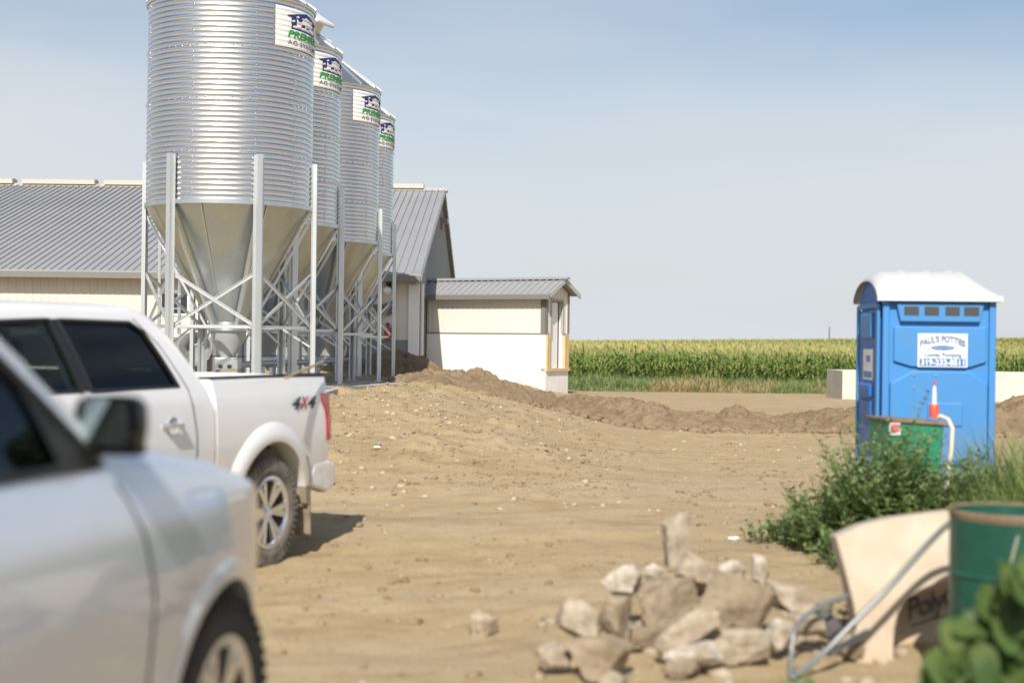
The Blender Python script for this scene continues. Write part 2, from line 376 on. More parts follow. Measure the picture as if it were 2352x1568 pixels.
# ------------------------------------------------------------------ soil piles
def ridged(x, y, s=0):
    return 1-2*np.abs(vn(x, y, s))
def berm():
    cx = np.array([-3.4,-2.6,-1.87,-1.2,-0.64,-0.06,0.69,1.3,2.0,2.86,3.7,4.57,5.3,6.3,8.0,10,13,16])
    cz = np.array([ .66, .80, .99, .93, .97, .72,.50,.54,.48, .38,.30,.40,.20,.40,.46,.60,.6,.3])
    ey = np.array([31.2,30.9,30.4,30.4,30.2,30.0,29.6,28.8,28.0,27.2,26.7,26.5,26.6,26.8,26.5,26.0,26,26])
    xs = np.arange(-3.3, 16, 0.032); vs_ = np.linspace(0, 1, 110)
    X, Vv = np.meshgrid(xs, vs_)
    E = np.interp(X, cx, ey)+0.35*fbm(X*0.8, X*0+3, 3, 2)
    Wd = np.interp(X, [-3.3,-1,2,16],[3.0,3.2,3.2,3.6])
    Y = E + Vv*Wd
    prof = np.sin(PI*np.clip(Vv, 0, 1))**0.75
    base = G(X, Y)-0.05
    crest = np.interp(X, cx, cz)-G(X, E+Wd/2)
    cr = np.clip(crest, 0.12, 2)
    warpx = X+0.25*vn(X*1.5, Y*1.5, 3); warpy = Y+0.25*vn(X*1.5+9, Y*1.5, 6)
    n1 = fbm(warpx*1.1, warpy*1.1, 2, 1)
    # lumps : cellular clods
    cl = clods(warpx*1.9, warpy*1.9, 2); cl2 = clods(warpx*4.6, warpy*4.6, 5); cl3 = clods(X*10, Y*10, 1)
    h = cr*prof*(1+0.45*n1) + prof**0.6*(0.13*(cl-0.5)+0.085*(cl2-0.5)+0.035*(cl3-.5)+0.035*fbm(X*11, Y*11, 3, 4))
    ends = sm((X+3.3)/0.7)*sm((16-X)/1.5)
    Z = base + h*ends + (1-ends)*-0.1
    Z = np.where((Vv < 0.012) | (Vv > 0.988), base-0.15, Z)
    # push clods sideways a little so they overhang
    Y = Y - 0.09*(cl-0.4)*prof + 0.05*vn(X*6, Z*8, 1)*prof
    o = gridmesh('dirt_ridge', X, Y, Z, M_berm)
    tag(o, 'long ridge of cloddy brown excavated soil running from the bin pad across the yard', 'dirt pile')
berm()
def heap(name, label, cx, cy, rx, ry, h, seed):
    n = 130; a = np.linspace(-1, 1, n); U, Vv = np.meshgrid(a, a); X = cx+U*rx; Y = cy+Vv*ry
    r = np.sqrt(U*U+Vv*Vv)+0.15*fbm(X*1.2, Y*1.2, 2, seed); p = sm(1-r)
    cl = clods(X*2.4+.3*vn(X*3, Y*3, 1), Y*2.4, seed)
    Z = G(X, Y)-0.06+h*p**0.8+(p > 0)*p**0.4*(0.18*(cl-0.4)+.08*clods(X*5.5, Y*5.5, 2)+0.08*fbm(X*5, Y*5, 4, seed+1))
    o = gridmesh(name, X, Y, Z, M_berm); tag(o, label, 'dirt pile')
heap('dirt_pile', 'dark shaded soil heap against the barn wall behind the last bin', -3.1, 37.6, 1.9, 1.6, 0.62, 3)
# loose clods at the foot of the ridge and over the slope (uncountable)
def pebbles(name, n, fx, smin, smax, m, label, seedn):
    rs = np.random.RandomState(seedn); V = []; T = []; k = 0
    ico = [(0,0,1),(.89,0,.45),(.28,.85,.45),(-.72,.53,.45),(-.72,-.53,.45),(.28,-.85,.45),(.72,.53,-.45),(-.28,.85,-.45),(-.89,0,-.45),(-.28,-.85,-.45),(.72,-.53,-.45),(0,0,-1)]
    fc = [(0,1,2),(0,2,3),(0,3,4),(0,4,5),(0,5,1),(1,6,2),(2,7,3),(3,8,4),(4,9,5),(5,10,1),(6,7,2),(7,8,3),(8,9,4),(9,10,5),(10,6,1),(11,7,6),(11,8,7),(11,9,8),(11,10,9),(11,6,10)]
    ico = np.array(ico); fc = np.array(fc)
    P = np.array([fx(rs) for _ in range(n)])
    Z = G(P[:,0], P[:,1])+micro(P[:,0], P[:,1])*np.clip(1-(P[:,1]-40)/15, 0, 1)
    s = smin+(smax-smin)*rs.rand(n)**7
    A = np.zeros((n, 12, 3))
    for i in range(n):
        v = ico*(0.75+0.5*rs.rand(12, 1))*np.array([1+rs.rand()*.6, 1, .45+.35*rs.rand()])*s[i]
        a = rs.rand()*6.28; c, d = math.cos(a), math.sin(a)
        A[i] = np.stack([v[:,0]*c-v[:,1]*d, v[:,0]*d+v[:,1]*c, v[:,2]], 1)+np.array([P[i,0], P[i,1], Z[i]+s[i]*0.15])
    T = (fc[None]+np.arange(n)[:,None,None]*12).reshape(-1, 3)
    o = npmesh(name, A.reshape(-1, 3), T, m); tag(o, label, None, kind='stuff'); return o
M_peb = mat('pale_pebbles', (0.47,0.40,0.29), rough=0.9, col2=(0.42,0.35,0.26), vscale=1.7)
M_clod = mat('soil_clods', (0.30,0.23,0.15), rough=0.95, col2=(0.22,0.16,0.10), vscale=2.0, spec=0.1)
def p_slope(rs):
    while True:
        x = rs.uniform(-3.6, 5); y = rs.uniform(13, 29)
        if rs.rand() < 0.25+0.75*(sm((1.5-x)/4)*sm((y-14)/6)): return (x, y)
def p_yard(rs): 
    y = 4+22*rs.rand()**0.8; return (rs.uniform(-0.25, 0.36)*y, y)
pebbles('gravel', 1600, p_slope, 0.006, 0.045, M_peb, 'pale gravel scattered over the slope below the bins', 1)
pebbles('loose_stones', 450, p_yard, 0.004, 0.018, M_peb, 'small stones scattered over the dirt yard', 2)
def p_grit(rs):
    y = 8+22*rs.rand()**.75; x = rs.uniform(-0.27, 0.36)*y; k = fbm(np.array(x*.9), np.array(y*.6), 3, 4)
    return (x, y) if k > -.12+.3*rs.rand() else (rs.uniform(-3.4, 1.5), rs.uniform(15, 28))
pebbles('soil_grit', 11000, p_grit, 0.007, 0.034, mat('grit', (0.40,0.32,0.21), rough=.95, col2=(0.20,0.145,0.09), vscale=1.3, spec=.1), 'coarse brown grit over the trampled yard', 8)
def p_foot(rs):
    x = rs.uniform(-2.6, 10); e = np.interp(x, [-2.6,-0.6,0.7,2.0,3.7,6.3,10],[30.6,30.2,29.6,28.0,26.7,26.8,26.0])
    return (x, e-abs(rs.normal(0, 0.25))+0.1)
pebbles('soil_clods', 1300, p_foot, 0.02, 0.15, M_clod, 'soil clods fallen along the foot of the ridge', 3)
def p_clod(rs): y = 5+21*rs.rand(); return (rs.uniform(-0.25, 0.34)*y, y)
pebbles('small_clods', 800, p_clod, 0.008, 0.05, M_clod, 'small dry clods over the dirt yard', 5)

# ------------------------------------------------------------------ corn field + grass verge
M_cornleaf = mat('corn_leaf', (0.17,0.25,0.065), rough=0.55, col2=(0.28,0.34,0.10), vscale=0.6, trans=0.25, spec=0.3)
M_tassel = mat('corn_tassel', (0.62,0.50,0.22), rough=0.8, col2=(0.50,0.46,0.19), vscale=0.2)
M_canopy = mat('corn_canopy', (0.26,0.27,0.08), rough=0.9, col2=(0.38,0.34,0.13), vscale=0.15, spec=0.1)
def corn():
    rs = np.random.RandomState(11); VV = []; TT = []; MI = []; off = 0
    def push(V, T, mi):
        nonlocal off
        VV.append(V); TT.append(T+off); MI.append(np.full(len(T), mi)); off += len(V)
    def leaves(px, py, h, nl, zf0, zf1, wl, ll, seg=3):
        n = len(px); gz_ = G(px, py)
        for k in range(nl):
            f = zf0+(zf1-zf0)*(k+0.5*rs.rand(n))/max(1, nl)
            a = (k % 2)*PI + rs.normal(0, 0.7, n) + (rs.rand()*6.28)
            d = np.stack([np.cos(a), np.sin(a)], 1)
            b = np.stack([px, py, gz_+f*h], 1)
            V, T = strips(b, d, np.full(n, 0.28)+rs.rand(n)*0.35, ll*(0.7+0.5*rs.rand(n)), wl*(0.8+0.4*rs.rand(n)), 0.9+rs.rand(n)*1.2, seg)
            push(V, T, 0)
    def tass(px, py, h, w_, nspk=4, hh=0.32):
        n = len(px); gz_ = G(px, py)
        for k in range(nspk):
            a = rs.rand(n)*6.28; d = np.stack([np.cos(a), np.sin(a)], 1)
            V, T = strips(np.stack([px, py, gz_+h*0.97], 1), d, np.full(n, 0.02 if k == 0 else 0.25)+rs.rand(n)*0.2, np.full(n, hh)*(0.7+.5*rs.rand(n)), np.full(n, w_), 0.3*rs.rand(n), 1)
            push(V, T, 1)
    y0 = 74.0
    for r in range(9):
        y = y0+r*0.76; px = np.arange(-12, 42, 0.19); px = px+rs.normal(0, 0.04, len(px)); py = y+rs.normal(0, 0.07, len(px))+0.5*np.sin(px*0.15)
        h = 2.25+0.16*rs.randn(len(px))+0.1*fbm(px*0.3, py*0.3, 2, 1)
        V, T = strips(np.stack([px, py, G(px, py)], 1), np.tile([[1., 0.]], (len(px), 1)), rs.normal(0, 0.03, len(px)), h, np.full(len(px), 0.05), np.zeros(len(px)), 1); push(V, T, 0)
        leaves(px, py, h, 11, 0.10 if r < 3 else 0.45, 0.93, 0.10, 0.85)
        tass(px, py, h, 0.03, 5)
    y = y0+9*0.76; step = 0.9
    while y < 420:
        dx = 0.30+0.004*(y-80); px = np.arange(-0.20*y, 0.50*y, dx); px = px+rs.normal(0, 0.3*dx, len(px)); py = y+rs.normal(0, 0.3*step, len(px))
        h = 2.3+0.14*rs.randn(len(px)); k = 1+(y-80)/160
        leaves(px, py, h, 4, 0.72, 0.95, 0.10*k, 0.7, 2)
        tass(px, py, h, 0.035*k, 3, 0.36)
        y += step; step *= 1.017
    V = np.concatenate(VV); T = np.concatenate(TT); mi = np.concatenate(MI)
    # closed canopy under the tops
    xs = np.linspace(-0.3, 0.6, 60); ys = np.concatenate([np.linspace(80.5, 200, 60), np.linspace(204, 900, 60)])
    X = xs[None, :]*ys[:, None]; Y = np.repeat(ys[:, None], 60, 1); Z = G(X, Y)+1.75+0.12*fbm(X, Y, 2, 1)
    i = np.arange(X.size).reshape(X.shape)+len(V)
    q1 = np.stack([i[:-1,:-1].ravel(), i[:-1,1:].ravel(), i[1:,1:].ravel()], 1); q2 = np.stack([i[:-1,:-1].ravel(), i[1:,1:].ravel(), i[1:,:-1].ravel()], 1)
    V = np.concatenate([V, np.stack([X.ravel(), Y.ravel(), Z.ravel()], 1)]); T = np.concatenate([T, q1, q2]); mi = np.concatenate([mi, np.full(2*len(q1), 2)])
    o = npmesh('corn_field', V, T, [M_cornleaf, M_tassel, M_canopy], mi); tag(o, 'tall tasselled corn field beyond the yard', kind='stuff')
corn()
M_gr = mat('verge_grass', (0.16,0.25,0.09), rough=0.7, col2=(0.26,0.33,0.13), vscale=0.9, trans=0.25, spec=0.2)
M_dry = mat('dry_grass', (0.50,0.40,0.22), rough=0.8, col2=(0.42,0.35,0.17), vscale=1.2, trans=0.2, spec=0.2)
def verge():
    rs = np.random.RandomState(5); n = 60000
    x = rs.uniform(0, 34, n); y = 60.5+13*rs.rand(n)**1.2+0.8*fbm(x*0.3, x*0, 2, 3)
    z = G(x, y); tall = 0.25+0.75*sm((y-60)/3)+0.5*fbm(x*0.5, y*0.5, 3, 2)
    tall = np.clip(tall, 0.12, 1.3)*(0.6+0.5*rs.rand(n))
    a = rs.rand(n)*6.28; d = np.stack([np.cos(a), np.sin(a)], 1)
    V, T = strips(np.stack([x, y, z], 1), d, 0.1+rs.rand(n)*0.4, tall, np.full(n, 0.032), 0.3+rs.rand(n)*1.0, 2)
    dr = (fbm(x*0.35, y*0.6, 3, 6)+0.9*np.exp(-((y-61.8)/1.3)**2)*np.exp(-((x-9.3)/4)**2)+0.12*rs.randn(n)) > 0.50
    dr |= rs.rand(n) < 0.06
    mi = np.repeat(dr.astype(int), 4)
    o = npmesh('grass', V, T, [M_gr, M_dry], mi); tag(o, 'rough green and dry grass verge in front of the corn', kind='stuff')
verge()

# ------------------------------------------------------------------ barn
def ribs(mb, x0, x1, pitch, fn0, fn1, w=0.035, h=0.018, up=(0,-1,0)):
    x = x0
    while x < x1:
        mb.bar(fn0(x), fn1(x), w, h*2, up); x += pitch
def barn():
    X0, X1, Y0, Y1 = -34.0, -2.72, 40.0, 66.0; ZG, ZE, ZR = 0.55, 3.54, 7.20; YR = 53.0
    t = thing('livestock_barn', 'long low barn with cream metal siding and grey ribbed roof behind the bins', 'barn', (X1, Y0, 0))
    P = lambda: None
    def fin(mb, name, m, par=t, **k):
        o = mb.build(name, m, None, **k); o.parent = par
        base = Vector((X1, Y0, 0)) if par is t else Vector((0,0,0))
        o.data.transform(Matrix.Translation(-Vector((X1, Y0, 0)))); return o
    zw = 1.66
    mb = MB(); mb.box(X0, X1, Y0, Y0+0.12, zw, ZE)
    ribs(mb, X0+0.1, X1-0.05, 0.229, lambda x: (x, Y0-0.002, zw), lambda x: (x, Y0-0.002, ZE), 0.03, 0.012)
    fin(mb, 'wall', M_cream)
    mb = MB(); mb.box(X0, X1, Y0-0.006, Y0+0.12, ZG, zw-0.003)
    ribs(mb, X0+0.1, X1-0.05, 0.229, lambda x: (x, Y0-0.008, ZG), lambda x: (x, Y0-0.008, zw-0.003), 0.03, 0.012)
    fin(mb, 'wainscot', M_wains)
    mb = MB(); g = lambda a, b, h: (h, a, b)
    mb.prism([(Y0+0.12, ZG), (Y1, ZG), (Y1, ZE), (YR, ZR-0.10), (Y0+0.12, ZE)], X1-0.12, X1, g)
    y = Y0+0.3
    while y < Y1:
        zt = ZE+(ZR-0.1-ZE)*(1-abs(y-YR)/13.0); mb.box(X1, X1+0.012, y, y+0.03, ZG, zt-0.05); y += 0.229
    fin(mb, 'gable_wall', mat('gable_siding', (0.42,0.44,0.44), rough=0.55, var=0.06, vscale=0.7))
    # roof slabs
    s = (ZR-ZE)/13.0; eo = 0.42; ro = 0.15
    mb = MB()
    for sgn in (1, -1):
        ye = YR-sgn*(13+eo); ze = ZR-s*(13+eo)+0.06
        mb.prism([(YR, ZR+0.06), (ye, ze), (ye, ze-0.05), (YR, ZR+0.01)], X0, X1+ro, g)
    ribs(mb, X0+0.05, X1+ro, 0.229, lambda x: (x, YR-13-eo, ZR-s*(13+eo)+0.075), lambda x: (x, YR-0.1, ZR+0.072), 0.034, 0.016, up=(0,0,1))
    rf = fin(mb, 'roof', M_roof)
    # ridge cap and raised vents
    mb = MB(); mb.prism([(YR-0.35, ZR-0.015), (YR, ZR+0.13), (YR+0.35, ZR-0.015)], X0, X1+ro+0.1, g); fin(mb, 'ridge_cap', mat('cap_metal', (0.5,0.48,0.42), rough=0.5))
    x = -3.35
    for k in range(9):
        mb = MB(); mb.prism([(YR-0.28, ZR+0.08), (YR-0.28, ZR+0.25), (YR, ZR+0.29), (YR+0.28, ZR+0.25), (YR+0.28, ZR+0.08)], x-2.7, x, g)
        fin(mb, 'ridge_vent', mat('cap_metal', (0.5,0.48,0.42)), bevel=0.0); x -= 3.05
    # fascia / gutter
    ye = Y0-eo; ze = ZR-s*(13+eo)
    mb = MB(); mb.box(X0, X1+ro, ye-0.09, ye+0.03, ze-0.15, ze+0.02); fin(mb, 'gutter', M_trim)
    mb = MB(); mb.box(X0, X1+ro-0.01, ye+0.03, Y0, ze-0.14, ze-0.12); fin(mb, 'soffit', M_trimd)
    mb = MB()
    for sgn in (1,):
        mb.bar((X1+ro+0.015, ye, ze-0.04), (X1+ro+0.015, YR, ZR-0.02), 0.03, 0.16)
        mb.bar((X1+ro+0.015, YR+13+eo, ze-0.04), (X1+ro+0.015, YR, ZR-0.02), 0.03, 0.16)
    fin(mb, 'rake_trim', mat('rake_trim', (0.42,0.43,0.44), rough=0.5))
    mb = MB(); mb.box(X1-0.20, X1+0.10, Y0-0.05, Y0+0.16, ZG, 3.22); fin(mb, 'corner_post', M_whitep)
    mb = MB()
    for yy, w_ in ((41.2, .09), (42.1, .09), (42.5, .06), (43.4, .10)):
        mb.box(X1+0.01, X1+0.06, yy, yy+w_, ZG, 2.95)
    mb.box(X1+0.01, X1+0.07, 41.2, 43.5, 2.95, 3.05); fin(mb, 'door_trim', M_trim)
    mb = MB(); mb.box(X1+0.012, X1+0.05, 41.3, 42.1, ZG, 2.94); fin(mb, 'door', M_whitep)
    mb = MB(); mb.tube([(X1+0.16, Y0+0.35, 3.25), (X1+0.16, Y0+0.35, 0.9), (X1+0.32, Y0+0.30, 0.78)], 0.05, 8); fin(mb, 'downspout', M_whitep, smooth=True)
    # wall lights
    q = at(893, 655, Y0-0.1)
    mb = MB(); mb.box(q.x-0.07, q.x+0.07, Y0-0.09, Y0-0.01, q.z-0.08, q.z+0.12); l = fin(mb, 'wall_light', M_black)
    mb = MB(); mb.lathe([(0.0,0),(0.10,0.02),(0.12,0.14),(0.05,0.2),(0,0.2)], 12, Matrix.Translation((q.x-0.03, Y0-0.2, q.z-0.22)) @ Matrix.Rotation(0.7, 4, 'X')); fin(mb, 'wall_light', M_whitep, smooth=True)
    mb = MB(); mb.box(X1+0.01, X1+0.12, 52.5, 52.8, 5.75, 6.2); mb.box(X1+0.12, X1+0.32, 52.55, 52.75, 5.95, 6.15); fin(mb, 'gable_light', mat('lamp_housing', (0.25,0.2,0.19), rough=0.5))
    # window in wall
    q = at(401, 696, Y0)
    mb = MB(); mb.box(q.x-0.42, q.x+0.42, Y0-0.03, Y0-0.004, q.z-0.35, q.z+0.32); f = fin(mb, 'window', M_whitep)
    mb = MB(); mb.box(q.x-0.36, q.x+0.36, Y0-0.034, Y0-0.031, q.z-0.29, q.z+0.26); fin(mb, 'window_pane', mat('dark_pane', (0.03,0.035,0.04), rough=0.08))
    for pxx in (452, 640, 760):
        q = at(pxx, 800, Y0-0.2); 
        mb = MB(); mb.lathe([(0.30,0),(0.34,0),(0.48,0.45),(0.46,0.45),(0.30,0.02)], 24, Matrix.Translation((q.x, Y0-0.01, q.z)) @ Matrix.Rotation(PI/2, 4, 'X')); fin(mb, 'exhaust_fan', M_galv, smooth=True)
    q = at(868, 712, Y0)
    mb = MB(); mb.box(q.x-0.16, q.x+0.16, Y0-0.14, Y0-0.013, q.z-0.2, q.z+0.16); mb.tube([(q.x+0.05, Y0-0.06, q.z-0.2), (q.x+0.06, Y0-0.06, q.z-0.9)], 0.02, 6); mb.box(q.x+0.2,q.x+.4,Y0-.1,Y0-.013,q.z-.12,q.z+.2); fin(mb, 'electrical_box', mat('box_grey', (0.12,0.12,0.13), rough=0.5))
    return t
barn()
q = at(890, 768, 39.9)
t = thing('fire_extinguisher', 'small red extinguisher hung on the barn wall beside the last bin', 'extinguisher', (q.x, 39.86, q.z-0.15))
mb = MB(); mb.lathe([(0,0),(0.085,0.01),(0.09,0.05),(0.09,0.33),(0.05,0.40),(0.03,0.42),(0,0.42)], 14); mb.build('cylinder', mat('red_enamel', (0.5,0.02,0.02), rough=0.3), t, smooth=True)
mb = MB(); mb.box(-0.05,0.06,-0.02,0.02,0.42,0.47); mb.tube([(0.03,0,0.45),(0.11,0,0.38),(0.10,0,0.15)],0.012,6); mb.build('valve', M_black, t)

# ------------------------------------------------------------------ loading chute shed
def shed():
    A = Vector((-2.66, 44.3, 0)); B = Vector((1.0, 42.15, 0)); Ln = (B-A).length; a = (B-A)/Ln; ang = math.atan2(a.y, a.x)
    t = thing('loading_shed', 'small cream metal shed on a bright white concrete wall with an open doorway', 'shed', (A.x, A.y, 0), ang)
    W = 1.42; zc = 1.90; ze = 3.14; zr = 3.50; th = 0.12
    # local x along wall, y away, z
    mb = MB(); mb.box(0, Ln, 0, th, -0.5, zc); mb.box(0, Ln, W-th, W, -0.5, zc)
    mb.box(Ln-th, Ln, th, W-th, -0.5, 0.78); mb.box(0,Ln-th,th,W-th,-0.5,0.55)
    mb.build('concrete_wall', M_concw, t)
    mb = MB(); mb.box(0, Ln, 0.02, 0.08, zc, ze); mb.box(0, Ln-.005, W-0.08, W-0.02, zc, ze)
    ribs(mb, 0.08, Ln-0.2, 0.19, lambda x: (x, 0.018, zc+0.02), lambda x: (x, 0.018, ze), 0.03, 0.012)
    # end wall around doorway, y from 0..W ; opening y 0.36..0.98, z to 2.86
    oy0, oy1, ot = 0.34, 1.02, 2.86
    for (p, q_) in ((0.08, oy0), (oy1, W-0.08)): mb.box(Ln-0.06, Ln, p, q_, zc, ot)
    mb.prism([(0.08, ot), (W-0.08, ot), (W-0.08, ze), (W/2, zr-0.03), (0.08, ze)], Ln-0.06, Ln, lambda u, v, h: (h, u, v))
    for yy in np.arange(0.14, W-0.1, 0.19):
        z0 = ot if oy0-0.02 < yy < oy1+0.02 else zc
        mb.box(Ln, Ln+0.014, yy, yy+0.035, z0, ze-0.03+0.3*(1-abs(yy-W/2)/(W/2)))
    mb.build('siding', mat('shed_siding', (0.73,0.71,0.65), rough=0.5, var=0.05, vscale=1), t)
    mb = MB(); mb.box(Ln-0.17, Ln+0.02, -0.02, 0.02, zc, ze); mb.box(Ln-0.02, Ln+0.022, -0.02, 0.10, zc, ze); mb.box(Ln-0.02, Ln+0.022, W-0.10, W+0.02, zc, ze)
    mb.box(0, Ln+0.02, -0.018, 0.02, zc-0.03, zc); mb.build('corner_trim', M_trim, t)
    mb = MB(); mb.box(Ln, Ln+0.02, oy0-0.07, oy0, zc, ot+.07); mb.box(Ln, Ln+0.02, oy1, oy1+0.07, zc, ot+.07); mb.box(Ln, Ln+0.022, oy0, oy1, ot, ot+0.07); 
    mb.build('door_frame', mat('taupe2', (0.36,0.34,0.31), rough=0.5), t)
    mb = MB(); mb.box(Ln-0.14, Ln+0.045, 0.03, oy0-0.12, 0.86, zc-0.03); mb.build('door_jamb', M_wood, t)
    mb = MB(); mb.box(Ln-0.14, Ln+0.045, oy1+0.10, W-0.03, 0.86, zc-0.03); mb.build('door_jamb', M_wood, t)
    mb = MB(); mb.box(Ln-0.16, Ln+0.07, 0.0, W, 0.78, 0.86); mb.build('door_sill', M_wood, t)
    mb = MB(); mb.box(Ln-.13, Ln-.09, oy0-.05, oy1-.13, 0.865, ot-.02); mb.build('door', M_whitep, t)
    mb = MB(); mb.box(Ln-0.12, Ln-0.01, oy0-0.12, oy0, 0.86, ot); mb.box(Ln-0.12, Ln-0.01, oy1, oy1+0.1, 0.86, ot); mb.build('inner_jamb', M_whitep, t)
    mb = MB(); mb.box(0.02, Ln-0.2, W-0.14, W-0.122, 0.6, ze); mb.build('inner_lining', M_whitep, t)
    ov = 0.22; s = (zr-ze)/(W/2)
    mb = MB()
    for sg in (0, 1):
        ye = -ov if sg == 0 else W+ov; z_e = ze-s*ov+0.05
        mb.prism([(W/2, zr+0.05), (ye, z_e), (ye, z_e-0.03), (W/2, zr+0.02)], -0.5, Ln+0.25, lambda u, v, h: (h, u, v))
    ribs(mb, -0.4, Ln+0.22, 0.229, lambda x: (x, -ov, ze-s*ov+0.055), lambda x: (x, W/2-0.05, zr+0.05), 0.04, 0.02, up=(0,0,1))
    mb.build('roof', M_roof, t)
    mb = MB(); mb.box(-0.5, Ln+0.25, -ov-0.06, -ov+0.02, ze-s*ov-0.12, ze-s*ov+0.02); mb.box(-0.5, Ln+0.24, -ov+.02, 0, ze-s*ov-0.10, ze-s*ov-0.08)
    mb.build('fascia', M_trim, t)
    mb = MB(); mb.bar((Ln+0.27, -ov-.03, ze-s*ov+0.0), (Ln+0.27, W/2, zr+0.0), 0.03, 0.13); mb.bar((Ln+0.27, W+ov+.03, ze-s*ov+0.0), (Ln+0.27, W/2, zr+0.0), 0.03, 0.13); mb.build('rake_trim', mat('rake_trim', (0.42,0.43,0.44)), t)
    mb = MB(); mb.prism([(W/2-0.16, zr+0.03), (W/2, zr+0.11), (W/2+0.16, zr+0.03)], -0.5, Ln+0.36, lambda u, v, h: (h, u, v)); mb.build('ridge_cap', M_roof, t)
shed()

# ------------------------------------------------------------------ concrete foundation wall at right
mb = MB()
p0 = (10.05, 43.2); 
mb.box(0, 13, 0, 0.25, -0.3, 0.80); mb.box(0, 0.25, 0.25, 2.3, -0.3, 0.80); mb.box(0, 13, 2.3, 2.55, -0.3, 0.80); mb.box(12.75, 13, .25, 2.3, -0.3, .8); mb.box(0.25,12.75,0.25,2.3,-0.3,0.3)
o = mb.build('concrete_pit_wall', mat('pale_concrete', (0.62,0.60,0.55), rough=0.9, var=0.15, vscale=1.3, spec=0.2, bump=.1), None); o.location = (p0[0], p0[1], 0.08); o.rotation_euler = (0,0,R_(-2))
tag(o, 'low pale concrete foundation wall behind the blue portable toilet', 'wall')

# ------------------------------------------------------------------ utility pole
q = at(1905, 750, 400); q2 = at(1905, 790, 400)
t = thing('utility_pole', 'far thin wooden power pole standing beyond the corn', 'pole', (q.x, 400, q2.z-4))
h = q.z-q2.z+4
mb = MB(); mb.tube([(0,0,0),(0,0,h)], [0.2, 0.14], 8); mb.build('mast', mat('weathered_wood', (0.12,0.075,0.06), rough=0.9), t)
mb = MB()
for sx in (-1, 1):
    pts = [(sx*80*k/8, 0, h-0.4-1.6*math.sin(PI*k/8)-0.9*k/8) for k in range(9)]
    mb.tube(pts, 0.02, 4)
mb.build('power_line', mat('line_alu', (0.6,0.6,0.6), rough=0.4), t)

